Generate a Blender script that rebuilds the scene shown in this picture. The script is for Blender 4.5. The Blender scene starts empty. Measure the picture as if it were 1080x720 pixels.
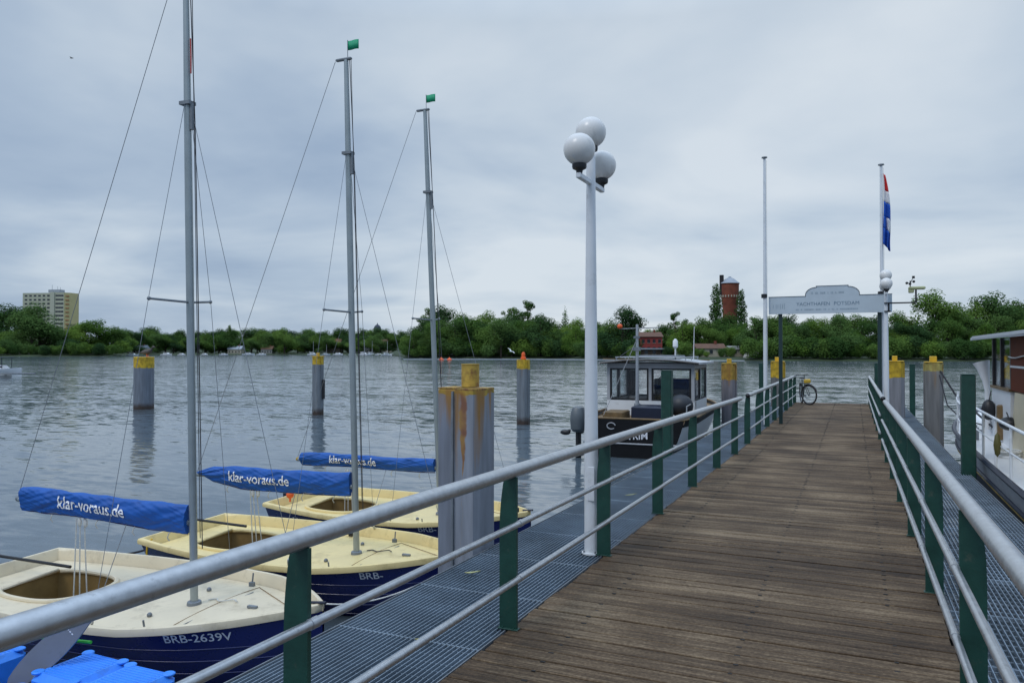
import bpy, math, random
from mathutils import Vector, Matrix, noise
random.seed(7)
R = math.radians
SC = bpy.context.scene
COL = SC.collection

# ------------------------------------------------------------------ camera, world, sun, exposure
F = 800.0                       # focal length in pixels of a 1080 px wide picture
TH = math.atan2(360.0, 800.0)   # the gangway runs to the right of the view axis
CS, SN = math.cos(TH), math.sin(TH)
EYE = 2.70                      # eye above the water
cam = bpy.data.cameras.new('Camera')
cam.sensor_width = 36.0
cam.lens = F / 1080.0 * 36.0
cam.clip_start = 0.05
cam.clip_end = 9000
camo = bpy.data.objects.new('Camera', cam)
COL.objects.link(camo)
camo.location = (0, 0, EYE)
camo.rotation_euler = (R(90) + math.atan(11 / F), 0, TH)
SC.camera = camo

SUN_EL, SUN_AZ = 52.0, 205.0
world = bpy.data.worlds.new('World')
SC.world = world
world.use_nodes = True
nt = world.node_tree
nt.nodes.clear()
def N(t, typ, **kw):
    n = t.nodes.new(typ)
    for k, v in kw.items():
        if k in n.inputs and not hasattr(n, k):
            n.inputs[k].default_value = v
        else:
            setattr(n, k, v)
    return n
def L(t, a, b): t.links.new(a, b)
def mth(t, op, a, b=None, clamp=False):
    n = t.nodes.new('ShaderNodeMath'); n.operation = op; n.use_clamp = clamp
    for i, v in enumerate((a, b)):
        if v is None: continue
        if isinstance(v, (int, float)): n.inputs[i].default_value = v
        else: t.links.new(v, n.inputs[i])
    return n.outputs[0]
def ramp(t, src, stops):
    n = t.nodes.new('ShaderNodeValToRGB')
    el = n.color_ramp.elements
    el[0].position, el[0].color = stops[0][0], (*stops[0][1], 1)
    el[1].position, el[1].color = stops[-1][0], (*stops[-1][1], 1)
    for p, c in stops[1:-1]:
        e = el.new(p); e.color = (*c, 1)
    t.links.new(src, n.inputs[0])
    return n.outputs[0]
tc = N(nt, 'ShaderNodeTexCoord')
sep = N(nt, 'ShaderNodeSeparateXYZ'); L(nt, tc.outputs['Generated'], sep.inputs[0])
zc = mth(nt, 'MAXIMUM', sep.outputs[2], 0.0)
zd = mth(nt, 'ADD', zc, 0.16)
cx = mth(nt, 'DIVIDE', sep.outputs[0], zd); cy = mth(nt, 'DIVIDE', sep.outputs[1], zd)
comb = N(nt, 'ShaderNodeCombineXYZ'); L(nt, cx, comb.inputs[0]); L(nt, cy, comb.inputs[1])
n1 = N(nt, 'ShaderNodeTexNoise'); L(nt, comb.outputs[0], n1.inputs['Vector'])
n1.inputs['Scale'].default_value = 0.75; n1.inputs['Detail'].default_value = 5; n1.inputs['Roughness'].default_value = 0.48
n1.inputs['Distortion'].default_value = 0.35
n2 = N(nt, 'ShaderNodeTexNoise'); L(nt, comb.outputs[0], n2.inputs['Vector'])
n2.inputs['Scale'].default_value = 1.7; n2.inputs['Detail'].default_value = 6; n2.inputs['Roughness'].default_value = 0.55
# brighter cloud to the right of the view axis
dotr = N(nt, 'ShaderNodeVectorMath', operation='DOT_PRODUCT')
L(nt, tc.outputs['Generated'], dotr.inputs[0])
_a = TH - R(14)
dotr.inputs[1].default_value = (-math.sin(_a), math.cos(_a), 0.12)
dv = mth(nt, 'MULTIPLY', mth(nt, 'SUBTRACT', dotr.outputs['Value'], 0.86), 0.8)
mixv = mth(nt, 'ADD', mth(nt, 'MULTIPLY', n1.outputs[0], 0.95), mth(nt, 'MULTIPLY', n2.outputs[0], 0.17))
mixv = mth(nt, 'ADD', mixv, dv)
ccol = ramp(nt, mixv, [(0.41, (0.33, 0.43, 0.575)), (0.51, (0.415, 0.515, 0.645)), (0.61, (0.54, 0.63, 0.73)), (0.74, (0.67, 0.74, 0.81))])
# an overcast sky is brightest overhead
zen = mth(nt, 'ADD', 0.845, mth(nt, 'MULTIPLY', mth(nt, 'MAXIMUM', mth(nt, 'SUBTRACT', zc, 0.40), 0.0), 3.4))
vm = N(nt, 'ShaderNodeVectorMath', operation='SCALE'); L(nt, ccol, vm.inputs[0]); L(nt, zen, vm.inputs['Scale'])
bg_c = N(nt, 'ShaderNodeBackground'); L(nt, vm.outputs[0], bg_c.inputs[0]); bg_c.inputs[1].default_value = 1.0
sky = N(nt, 'ShaderNodeTexSky'); sky.sky_type = 'NISHITA'; sky.sun_disc = False
sky.sun_elevation = R(SUN_EL); sky.sun_rotation = R(SUN_AZ)
bg_s = N(nt, 'ShaderNodeBackground'); L(nt, sky.outputs[0], bg_s.inputs[0]); bg_s.inputs[1].default_value = 0.08
mx = N(nt, 'ShaderNodeMixShader'); mx.inputs[0].default_value = 0.92
L(nt, bg_s.outputs[0], mx.inputs[1]); L(nt, bg_c.outputs[0], mx.inputs[2])
wo = N(nt, 'ShaderNodeOutputWorld'); L(nt, mx.outputs[0], wo.inputs[0])

sl = bpy.data.lights.new('Sun', 'SUN'); sl.energy = 0.8; sl.angle = R(18); sl.color = (1, 0.96, 0.9)
so = bpy.data.objects.new('Sun', sl); COL.objects.link(so)
_sd = Vector((math.sin(R(SUN_AZ)) * math.cos(R(SUN_EL)), math.cos(R(SUN_AZ)) * math.cos(R(SUN_EL)), math.sin(R(SUN_EL))))
so.rotation_euler = (-_sd).to_track_quat('-Z', 'Y').to_euler()
so.location = (0, -5, 30)

SC.view_settings.view_transform = 'Standard'
SC.view_settings.look = 'None'
SC.view_settings.exposure = 0.28
SC.view_settings.gamma = 1.0
SC.view_settings.use_curve_mapping = False
SC.render.engine = 'CYCLES'
SC.cycles.use_denoising = True
SC.cycles.max_bounces = 6
SC.cycles.transparent_max_bounces = 12
SC.cycles.caustics_reflective = False
SC.cycles.caustics_refractive = False

# ------------------------------------------------------------------ helpers
def P(px, D):
    """ground point seen in picture column px at distance D along the view axis"""
    xc = (px - 540) / F * D
    return (CS * xc - SN * D, SN * xc + CS * D)

def tag(o, label=None, cat=None, group=None, kind=None):
    if label: o['label'] = label
    if cat: o['category'] = cat
    if group: o['group'] = group
    if kind: o['kind'] = kind
    return o
def thing(name, label, cat, loc=(0, 0, 0), rot=(0, 0, 0), group=None):
    o = bpy.data.objects.new(name, None); COL.objects.link(o)
    o.empty_display_size = 0.2
    o.location = loc; o.rotation_euler = rot
    return tag(o, label, cat, group)
def copy_tree(o, parent=None):
    c = o.copy(); COL.objects.link(c)
    if parent: c.parent = parent
    for ch in list(o.children): copy_tree(ch, c)
    return c

class MB:
    def __init__(s): s.v = []; s.f = []; s.sm = []
    def add(s, vs, fs, smooth=False):
        b = len(s.v); s.v += [tuple(v) for v in vs]
        for f in fs: s.f.append(tuple(i + b for i in f)); s.sm.append(smooth)
        return s
    def box(s, c, size, rot=None):
        hx, hy, hz = (d / 2 for d in size)
        vs = [Vector((x, y, z)) for x in (-hx, hx) for y in (-hy, hy) for z in (-hz, hz)]
        if rot is not None: vs = [rot @ v for v in vs]
        c = Vector(c)
        return s.add([v + c for v in vs], [(0, 1, 3, 2), (4, 6, 7, 5), (0, 4, 5, 1), (2, 3, 7, 6), (0, 2, 6, 4), (1, 5, 7, 3)])
    def bb(s, x0, x1, y0, y1, z0, z1):
        return s.box(((x0 + x1) / 2, (y0 + y1) / 2, (z0 + z1) / 2), (abs(x1 - x0), abs(y1 - y0), abs(z1 - z0)))
    def rbox(s, c, size, b=0.02):
        """box with chamfered edges"""
        hx, hy, hz = (d / 2 for d in size)
        pts = []
        def ring(dx, dy):
            return [(-hx + dx, -hy + dy + b), (-hx + dx + b, -hy + dy), (hx - dx - b, -hy + dy), (hx - dx, -hy + dy + b),
                    (hx - dx, hy - dy - b), (hx - dx - b, hy - dy), (-hx + dx + b, hy - dy), (-hx + dx, hy - dy - b)]
        for z, i in ((-hz, b), (-hz + b, 0), (hz - b, 0), (hz, b)):
            pts += [(x + c[0], y + c[1], z + c[2]) for x, y in ring(i, i)]
        fs = [tuple(reversed(range(8))), tuple(range(24, 32))]
        for k in range(3):
            for i in range(8):
                j = (i + 1) % 8
                fs.append((k * 8 + i, k * 8 + j, k * 8 + 8 + j, k * 8 + 8 + i))
        return s.add(pts, fs)
    def tube(s, p0, p1, r0, r1=None, n=12, caps=True):
        return s.path([p0, p1], [r0, r0 if r1 is None else r1], n, caps)
    def path(s, pts, r, n=10, caps=True, closed=False, squash=None):
        pts = [Vector(p) for p in pts]; m = len(pts)
        rs = r if isinstance(r, (list, tuple)) else [r] * m
        vs = []; up = None
        for i, p in enumerate(pts):
            if closed: t = pts[(i + 1) % m] - pts[i - 1]
            else: t = pts[min(i + 1, m - 1)] - pts[max(i - 1, 0)]
            t = t.normalized() if t.length > 1e-9 else Vector((0, 0, 1))
            if up is None:
                up = Vector((0, 0, 1)) if abs(t.z) < .95 else Vector((0, 1, 0))
            a = t.cross(up)
            if a.length < 1e-5: a = t.cross(Vector((1, 0, 0)))
            a.normalize(); b = a.cross(t).normalized(); up = b
            for k in range(n):
                an = 2 * math.pi * k / n
                vs.append(p + a * (math.cos(an) * rs[i]) + b * (math.sin(an) * rs[i]))
        fs = []
        for i in range(m if closed else m - 1):
            i2 = (i + 1) % m
            for k in range(n):
                k2 = (k + 1) % n
                fs.append((i * n + k, i * n + k2, i2 * n + k2, i2 * n + k))
        s.add(vs, fs, True)
        if caps and not closed:
            b0 = len(s.v) - len(vs)
            s.f.append(tuple(b0 + k for k in range(n))[::-1]); s.sm.append(False)
            s.f.append(tuple(b0 + (m - 1) * n + k for k in range(n))); s.sm.append(False)
        return s
    def lathe(s, prof, c=(0, 0, 0), n=24, axis='z'):
        vs = []
        for r, h in prof:
            for k in range(n):
                a = 2 * math.pi * k / n
                if axis == 'z': vs.append((c[0] + r * math.cos(a), c[1] + r * math.sin(a), c[2] + h))
                elif axis == 'y': vs.append((c[0] + r * math.cos(a), c[1] + h, c[2] + r * math.sin(a)))
                else: vs.append((c[0] + h, c[1] + r * math.cos(a), c[2] + r * math.sin(a)))
        fs = []
        for i in range(len(prof) - 1):
            for k in range(n):
                k2 = (k + 1) % n
                fs.append((i * n + k, i * n + k2, (i + 1) * n + k2, (i + 1) * n + k))
        s.add(vs, fs, True)
        b0 = len(s.v) - len(vs)
        if prof[0][0] > 1e-4: s.f.append(tuple(b0 + k for k in range(n))[::-1]); s.sm.append(False)
        if prof[-1][0] > 1e-4: s.f.append(tuple(b0 + (len(prof) - 1) * n + k for k in range(n))); s.sm.append(False)
        return s
    def ball(s, c, r, n=20, m=12, sc=(1, 1, 1)):
        vs = []
        for i in range(m + 1):
            a = math.pi * i / m
            for k in range(n):
                b = 2 * math.pi * k / n
                vs.append((c[0] + sc[0] * r * math.sin(a) * math.cos(b), c[1] + sc[1] * r * math.sin(a) * math.sin(b), c[2] - sc[2] * r * math.cos(a)))
        fs = [(i * n + k, i * n + (k + 1) % n, (i + 1) * n + (k + 1) % n, (i + 1) * n + k) for i in range(m) for k in range(n)]
        return s.add(vs, fs, True)
    def prism(s, poly, fn, h0, h1, smooth=False):
        """polygon (u,v) extruded from h0 to h1; fn(u,v,h) -> xyz"""
        n = len(poly)
        s.add([fn(u, v, h0) for u, v in poly] + [fn(u, v, h1) for u, v in poly],
              [tuple(range(n))[::-1], tuple(range(n, 2 * n))] + [(i, (i + 1) % n, n + (i + 1) % n, n + i) for i in range(n)], smooth)
        return s
    def grid(s, rows, smooth=True, closed=False):
        n = len(rows[0]); vs = [p for r in rows for p in r]; fs = []
        for i in range(len(rows) - 1):
            for k in range(n if closed else n - 1):
                k2 = (k + 1) % n
                fs.append((i * n + k, i * n + k2, (i + 1) * n + k2, (i + 1) * n + k))
        return s.add(vs, fs, smooth)
    def build(s, name, mat, parent=None, sharp=35, off=None, fixn=False):
        me = bpy.data.meshes.new(name)
        vs = s.v
        if off is not None: vs = [(v[0] - off[0], v[1] - off[1], v[2] - off[2]) for v in vs]
        me.from_pydata(vs, [], s.f); me.update()
        me.polygons.foreach_set('use_smooth', s.sm)
        if fixn:
            import bmesh
            bm = bmesh.new(); bm.from_mesh(me); bmesh.ops.recalc_face_normals(bm, faces=bm.faces); bm.to_mesh(me); bm.free()
        if any(s.sm) and sharp: me.set_sharp_from_angle(angle=R(sharp))
        for m in (mat if isinstance(mat, (list, tuple)) else [mat]): me.materials.append(m)
        o = bpy.data.objects.new(name, me); COL.objects.link(o)
        if parent: o.parent = parent
        return o

def text2d(body, width, offset=0.0, shear=0.0, squeeze=None):
    """letters as flat faces: vertices scaled so that the line is `width` long"""
    cu = bpy.data.curves.new('lettering', 'FONT'); cu.body = body; cu.size = 1.0; cu.offset = offset; cu.shear = shear
    cu.resolution_u = 3
    o = bpy.data.objects.new('lettering', cu); COL.objects.link(o)
    dg = bpy.context.evaluated_depsgraph_get()
    me = bpy.data.meshes.new_from_object(o.evaluated_get(dg))
    import bmesh
    bm = bmesh.new(); bm.from_mesh(me)
    for k in range(-3, 12): bmesh.ops.bisect_plane(bm, geom=bm.verts[:] + bm.edges[:] + bm.faces[:], plane_co=(0, k * .075, 0), plane_no=(0, 1, 0))
    for k in range(1, 60): bmesh.ops.bisect_plane(bm, geom=bm.verts[:] + bm.edges[:] + bm.faces[:], plane_co=(k * .12, 0, 0), plane_no=(1, 0, 0))
    bm.to_mesh(me); bm.free()
    vs = [(v.co.x, v.co.y) for v in me.vertices]; fs = [tuple(p.vertices) for p in me.polygons]
    bpy.data.objects.remove(o); bpy.data.curves.remove(cu); bpy.data.meshes.remove(me)
    x0 = min(v[0] for v in vs); x1 = max(v[0] for v in vs)
    k = width / (x1 - x0); ky = k if squeeze is None else squeeze * k
    return [((v[0] - x0) * k, v[1] * ky) for v in vs], fs

# ------------------------------------------------------------------ materials
MATS = {}
def mat(name, col, rough=0.5, metal=0.0, var=0.12, vscale=6.0, bump=0.0, bscale=40.0, spec=0.5, dirt=None, coat=0.0, coord='Object', stretch=None):
    if name in MATS: return MATS[name]
    m = bpy.data.materials.new(name); m.use_nodes = True
    t = m.node_tree; b = t.nodes['Principled BSDF']
    b.inputs['Roughness'].default_value = rough; b.inputs['Metallic'].default_value = metal
    b.inputs['Specular IOR Level'].default_value = spec
    b.inputs['Coat Weight'].default_value = coat
    c = N(t, 'ShaderNodeTexCoord'); src = c.outputs[coord]
    if stretch:
        mp = N(t, 'ShaderNodeMapping'); mp.inputs['Scale'].default_value = stretch
        L(t, src, mp.inputs[0]); src = mp.outputs[0]
    n = N(t, 'ShaderNodeTexNoise'); n.inputs['Scale'].default_value = vscale; n.inputs['Detail'].default_value = 6
    n.inputs['Roughness'].default_value = 0.6
    L(t, src, n.inputs['Vector'])
    lo = tuple(max(0, x * (1 - var)) for x in col); hi = tuple(min(1, x * (1 + var)) for x in col)
    cc = ramp(t, n.outputs[0], [(0.3, lo), (0.7, hi)])
    if dirt:
        dcol, dscale, dlo, dhi = dirt
        n3 = N(t, 'ShaderNodeTexNoise'); n3.inputs['Scale'].default_value = dscale; n3.inputs['Detail'].default_value = 8
        n3.inputs['Roughness'].default_value = 0.7
        L(t, src, n3.inputs['Vector'])
        f = N(t, 'ShaderNodeMapRange'); L(t, n3.outputs[0], f.inputs[0])
        f.inputs[1].default_value = dlo; f.inputs[2].default_value = dhi
        mixc = N(t, 'ShaderNodeMix', data_type='RGBA'); L(t, f.outputs[0], mixc.inputs['Factor'])
        L(t, cc, mixc.inputs[6]); mixc.inputs[7].default_value = (*dcol, 1); cc = mixc.outputs[2]
    L(t, cc, b.inputs['Base Color'])
    rr = N(t, 'ShaderNodeMapRange'); L(t, n.outputs[0], rr.inputs[0])
    rr.inputs[3].default_value = max(0.02, rough - 0.08); rr.inputs[4].default_value = min(1, rough + 0.1)
    L(t, rr.outputs[0], b.inputs['Roughness'])
    if bump:
        nb = N(t, 'ShaderNodeTexNoise'); nb.inputs['Scale'].default_value = bscale; nb.inputs['Detail'].default_value = 4
        L(t, src, nb.inputs['Vector'])
        bp = N(t, 'ShaderNodeBump'); bp.inputs['Strength'].default_value = bump; bp.inputs['Distance'].default_value = 0.01
        L(t, nb.outputs[0], bp.inputs['Height']); L(t, bp.outputs[0], b.inputs['Normal'])
    MATS[name] = m
    return m

GREEN = mat('green_paint', (0.010, 0.053, 0.039), 0.42, var=0.3, vscale=5, dirt=((0.05, 0.075, 0.055), 12, 0.58, 0.70), bump=0.12)
GALV = mat('galvanised_steel', (0.50, 0.51, 0.52), 0.36, metal=0.85, var=0.12, vscale=22, bump=0.05, bscale=90, dirt=((0.24, 0.24, 0.24), 16, 0.6, 0.8))
GALVB = mat('galvanised_grating', (0.20, 0.25, 0.30), 0.55, metal=0.2, var=0.3, vscale=2.5)
GALVD = mat('dull_steel', (0.2, 0.22, 0.24), 0.6, metal=0.4, var=0.2)
WHITE_P = mat('white_paint', (0.68, 0.70, 0.72), 0.4, var=0.05, vscale=3, dirt=((0.42, 0.43, 0.42), 5, 0.55, 0.8))
GLOBE = mat('opal_globe', (0.70, 0.68, 0.65), 0.28, var=0.03, dirt=((0.42, 0.41, 0.38), 7, 0.58, 0.85))
BLACK = mat('black_plastic', (0.012, 0.012, 0.014), 0.45, var=0.2)
NAVY = mat('navy_gelcoat', (0.008, 0.016, 0.125), 0.25, var=0.2, vscale=2, coat=0.1)
NAVY_D = mat('dark_navy_paint', (0.008, 0.014, 0.035), 0.4, var=0.2)
CREAM = mat('white_cream_gelcoat', (0.70, 0.60, 0.425), 0.38, var=0.06, vscale=3, dirt=((0.40, 0.33, 0.22), 5, 0.52, 0.80))
YCREAM = mat('yellow_cream_gelcoat', (0.78, 0.62, 0.29), 0.38, var=0.06, vscale=3, dirt=((0.44, 0.33, 0.14), 5, 0.52, 0.80))
WELL = mat('cockpit_brown', (0.22, 0.14, 0.045), 0.6, var=0.3, vscale=3)
ALU = mat('mast_aluminium', (0.34, 0.38, 0.385), 0.4, metal=0.6, var=0.1, vscale=4)
WIRE = mat('rigging_wire', (0.20, 0.215, 0.235), 0.5, metal=0.3, var=0.05)
ROPEW = mat('pale_rope', (0.55, 0.55, 0.52), 0.8, var=0.15, vscale=60)
ROPED = mat('dark_rope', (0.03, 0.03, 0.035), 0.85, var=0.3, vscale=60)
COVER = mat('blue_canvas', (0.003, 0.085, 0.36), 0.62, var=0.16, vscale=5, bump=0.12, bscale=18)
LETTER = mat('white_lettering', (0.8, 0.8, 0.8), 0.5, var=0.02)
LETTERG = mat('faded_lettering', (0.78, 0.78, 0.82), 0.5, var=0.15, vscale=20)
PENN = mat('green_pennant', (0.0, 0.30, 0.14), 0.6, var=0.05)
ORANGE = mat('orange_plastic', (0.8, 0.12, 0.02), 0.5, var=0.1)
REDP = mat('red_cord', (0.5, 0.04, 0.03), 0.6, var=0.1)
YELLOW = mat('yellow_paint', (0.62, 0.38, 0.02), 0.5, var=0.12, vscale=5, dirt=((0.28, 0.15, 0.03), 4, 0.55, 0.75))
YELLOWO = mat('old_yellow_paint', (0.52, 0.34, 0.03), 0.6, var=0.3, vscale=7, dirt=((0.20, 0.085, 0.03), 6, 0.5, 0.66))
FLOATB = mat('blue_float_plastic', (0.035, 0.25, 0.85), 0.45, var=0.1, vscale=8, bump=0.25, bscale=30, dirt=((0.03, 0.11, 0.36), 6, 0.56, 0.8))
WOODR = mat('varnished_wood', (0.12, 0.024, 0.007), 0.6, var=0.25, vscale=9, stretch=(6, 6, 0.6), spec=0.1)
WOODB = mat('brown_wood', (0.16, 0.10, 0.04), 0.55, var=0.3, vscale=9)
BOATW = mat('boat_white', (0.72, 0.73, 0.74), 0.35, var=0.05, vscale=2, dirt=((0.42, 0.42, 0.4), 4, 0.58, 0.85))
BOATG = mat('boat_grey', (0.36, 0.37, 0.39), 0.5, var=0.12, vscale=3)
BLACKH = mat('black_hull', (0.008, 0.008, 0.009), 0.4, var=0.2, spec=0.25)
BEIGE = mat('beige_paint', (0.6, 0.52, 0.36), 0.45, var=0.06)
RUBBER = mat('tyre_rubber', (0.015, 0.015, 0.016), 0.75, var=0.2)
SIGNW = mat('sign_panel', (0.47, 0.54, 0.59), 0.45, var=0.06, vscale=2)
SIGNT = mat('sign_lettering', (0.14, 0.215, 0.29), 0.5, var=0.05)
SIGNE = mat('sign_edge', (0.16, 0.19, 0.22), 0.5, var=0.05)
OLIVE = mat('olive_fender', (0.10, 0.09, 0.02), 0.6)
BRICK = mat('red_brick', (0.20, 0.055, 0.03), 0.85, var=0.25, vscale=0.6)
BRICKR = mat('red_cladding', (0.30, 0.05, 0.045), 0.8, var=0.15, vscale=0.5)
ROOFG = mat('grey_roof', (0.30, 0.33, 0.37), 0.6, var=0.12, vscale=0.4)
ROOFB = mat('brown_tile_roof', (0.13, 0.065, 0.04), 0.8, var=0.2, vscale=0.6)
WALLC = mat('pale_render', (0.42, 0.38, 0.30), 0.85, var=0.12, vscale=0.3)
WALLG = mat('grey_render', (0.28, 0.28, 0.27), 0.85, var=0.15, vscale=0.3)
SLABY = mat('facade_yellow_grey', (0.42, 0.43, 0.33), 0.85, var=0.06, vscale=0.1)
SLABO = mat('facade_yellow', (0.58, 0.50, 0.25), 0.85, var=0.06, vscale=0.1)
BALC = mat('balcony_orange', (0.45, 0.22, 0.10), 0.8, var=0.15, vscale=0.4)
WINDK = mat('window_dark', (0.03, 0.035, 0.045), 0.25, var=0.3, vscale=0.5)
BARK = mat('bark', (0.06, 0.045, 0.032), 0.9, var=0.3, vscale=2)
BIRDM = mat('bird_brown', (0.10, 0.085, 0.075), 0.8, var=0.4, vscale=25)
BIRDW = mat('bird_white', (0.75, 0.75, 0.75), 0.7, var=0.1)
LEAFP = mat('fallen_leaf', (0.42, 0.42, 0.20), 0.7, var=0.2, vscale=60)

def glass(name, tint, alpha):
    m = bpy.data.materials.new(name); m.use_nodes = True
    t = m.node_tree; t.nodes.clear()
    out = N(t, 'ShaderNodeOutputMaterial')
    tr = N(t, 'ShaderNodeBsdfTransparent'); tr.inputs[0].default_value = (*tint, 1)
    gl = N(t, 'ShaderNodeBsdfGlossy'); gl.inputs['Roughness'].default_value = 0.03
    gl.inputs[0].default_value = (0.9, 0.95, 1, 1)
    fr = N(t, 'ShaderNodeFresnel'); fr.inputs[0].default_value = 1.5
    f2 = mth(t, 'MULTIPLY', mth(t, 'ADD', fr.outputs[0], alpha), 0.6)
    mxs = N(t, 'ShaderNodeMixShader'); L(t, f2, mxs.inputs[0]); L(t, tr.outputs[0], mxs.inputs[1]); L(t, gl.outputs[0], mxs.inputs[2])
    L(t, mxs.outputs[0], out.inputs[0])
    return m
GLASS = glass('cabin_glass', (0.985, 0.99, 0.99), 0.0)

def pile_mat(name, base, ytop, band, ycol=(0.62, 0.40, 0.02), rust=0.5, streak=None):
    """steel pile: grey, yellow band at the top, rust runs, dark wet foot; heights in object space (foot at z=0)"""
    m = bpy.data.materials.new(name); m.use_nodes = True
    t = m.node_tree; b = t.nodes['Principled BSDF']; b.inputs['Roughness'].default_value = 0.62
    c = N(t, 'ShaderNodeTexCoord')
    mp = N(t, 'ShaderNodeMapping'); mp.inputs['Scale'].default_value = (9, 9, 0.9); L(t, c.outputs['Object'], mp.inputs[0])
    n = N(t, 'ShaderNodeTexNoise'); n.inputs['Scale'].default_value = 1.3; n.inputs['Detail'].default_value = 6; L(t, mp.outputs[0], n.inputs[0])
    nf = N(t, 'ShaderNodeTexNoise'); nf.inputs['Scale'].default_value = 7; nf.inputs['Detail'].default_value = 6; L(t, c.outputs['Object'], nf.inputs[0])
    g = ramp(t, n.outputs[0], [(0.3, tuple(x * 0.72 for x in base)), (0.7, tuple(x * 1.15 for x in base))])
    sp = N(t, 'ShaderNodeSeparateXYZ'); L(t, c.outputs['Object'], sp.inputs[0])
    z = mth(t, 'ADD', sp.outputs[2], mth(t, 'MULTIPLY', mth(t, 'SUBTRACT', nf.outputs[0], 0.5), 0.10))
    # yellow band
    fb = mth(t, 'GREATER_THAN', z, ytop - band)
    yc = ramp(t, nf.outputs[0], [(0.35, tuple(x * 0.55 for x in ycol)), (0.6, ycol)])
    m1 = N(t, 'ShaderNodeMix', data_type='RGBA'); L(t, fb, m1.inputs['Factor']); L(t, g, m1.inputs[6]); L(t, yc, m1.inputs[7])
    # rust and yellow runs from the top
    nr = N(t, 'ShaderNodeTexNoise'); nr.inputs['Scale'].default_value = 0.9; nr.inputs['Detail'].default_value = 5; L(t, mp.outputs[0], nr.inputs[0])
    hgt = N(t, 'ShaderNodeMapRange'); L(t, sp.outputs[2], hgt.inputs[0]); hgt.inputs[1].default_value = ytop - 1.0; hgt.inputs[2].default_value = ytop
    rf = N(t, 'ShaderNodeMapRange'); L(t, mth(t, 'MULTIPLY', nr.outputs[0], mth(t, 'ADD', 0.75, mth(t, 'MULTIPLY', hgt.outputs[0], 0.45))), rf.inputs[0])
    rf.inputs[1].default_value = 0.62 - 0.1 * rust; rf.inputs[2].default_value = 0.80 - 0.1 * rust; rf.inputs[4].default_value = rust
    m2 = N(t, 'ShaderNodeMix', data_type='RGBA'); L(t, rf.outputs[0], m2.inputs['Factor']); L(t, m1.outputs[2], m2.inputs[6])
    m2.inputs[7].default_value = (0.30, 0.15, 0.03, 1)
    if streak:
        x0, wd, ln = streak
        nx = N(t, 'ShaderNodeTexNoise'); nx.inputs['Scale'].default_value = 5; nx.inputs['Detail'].default_value = 4; L(t, c.outputs['Object'], nx.inputs[0])
        xx = mth(t, 'ABSOLUTE', mth(t, 'SUBTRACT', mth(t, 'ADD', sp.outputs[0], mth(t, 'MULTIPLY', mth(t, 'SUBTRACT', nx.outputs[0], .5), .09)), x0))
        down = N(t, 'ShaderNodeMapRange'); L(t, sp.outputs[2], down.inputs[0]); down.inputs[1].default_value = ytop - ln; down.inputs[2].default_value = ytop - ln * .4
        sf = N(t, 'ShaderNodeMapRange'); L(t, mth(t, 'DIVIDE', xx, mth(t, 'MAXIMUM', mth(t, 'MULTIPLY', down.outputs[0], wd), .0005)), sf.inputs[0]); sf.inputs[1].default_value = 1.0; sf.inputs[2].default_value = .55; sf.inputs[4].default_value = .9
        ms_ = N(t, 'ShaderNodeMix', data_type='RGBA'); L(t, sf.outputs[0], ms_.inputs['Factor']); L(t, m2.outputs[2], ms_.inputs[6])
        sc_ol = ramp(t, nx.outputs[0], [(.35, (.20, .07, .02)), (.6, (.42, .24, .03))]); L(t, sc_ol, ms_.inputs[7]); m2 = ms_
    # foot: reddish band then dark
    z2 = mth(t, 'ADD', sp.outputs[2], mth(t, 'MULTIPLY', mth(t, 'SUBTRACT', nf.outputs[0], 0.5), 0.25))
    ff = N(t, 'ShaderNodeMapRange'); L(t, z2, ff.inputs[0]); ff.inputs[1].default_value = 0.32; ff.inputs[2].default_value = 0.12
    m3 = N(t, 'ShaderNodeMix', data_type='RGBA'); L(t, ff.outputs[0], m3.inputs['Factor']); L(t, m2.outputs[2], m3.inputs[6])
    m3.inputs[7].default_value = (0.05, 0.032, 0.024, 1)
    L(t, m3.outputs[2], b.inputs['Base Color'])
    bp = N(t, 'ShaderNodeBump'); bp.inputs['Strength'].default_value = 0.2; bp.inputs['Distance'].default_value = 0.01
    L(t, nf.outputs[0], bp.inputs['Height']); L(t, bp.outputs[0], b.inputs['Normal'])
    return m

def leaf_mat(name, c1, c2, c3):
    m = bpy.data.materials.new(name); m.use_nodes = True
    t = m.node_tree; t.nodes.clear()
    out = N(t, 'ShaderNodeOutputMaterial')
    geo = N(t, 'ShaderNodeNewGeometry'); oi = N(t, 'ShaderNodeObjectInfo'); tcn = N(t, 'ShaderNodeTexCoord')
    n = N(t, 'ShaderNodeTexNoise'); n.inputs['Scale'].default_value = 0.28; n.inputs['Detail'].default_value = 4
    L(t, tcn.outputs['Object'], n.inputs[0])
    v = mth(t, 'ADD', mth(t, 'MULTIPLY', n.outputs[0], 0.75), mth(t, 'MULTIPLY', geo.outputs['Random Per Island'], 0.28))
    v = mth(t, 'ADD', v, mth(t, 'MULTIPLY', mth(t, 'SUBTRACT', oi.outputs['Random'], 0.5), 0.62))
    col = ramp(t, v, [(0.25, c1), (0.5, c2), (0.8, c3)])
    d = N(t, 'ShaderNodeBsdfDiffuse'); L(t, col, d.inputs[0])
    tl = N(t, 'ShaderNodeBsdfTranslucent'); L(t, col, tl.inputs[0])
    ms = N(t, 'ShaderNodeMixShader'); ms.inputs[0].default_value = 0.38
    L(t, d.outputs[0], ms.inputs[1]); L(t, tl.outputs[0], ms.inputs[2]); L(t, ms.outputs[0], out.inputs[0])
    return m
LEAF = leaf_mat('leaf_green', (0.056, 0.115, 0.032), (0.108, 0.190, 0.044), (0.165, 0.26, 0.06))
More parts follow.
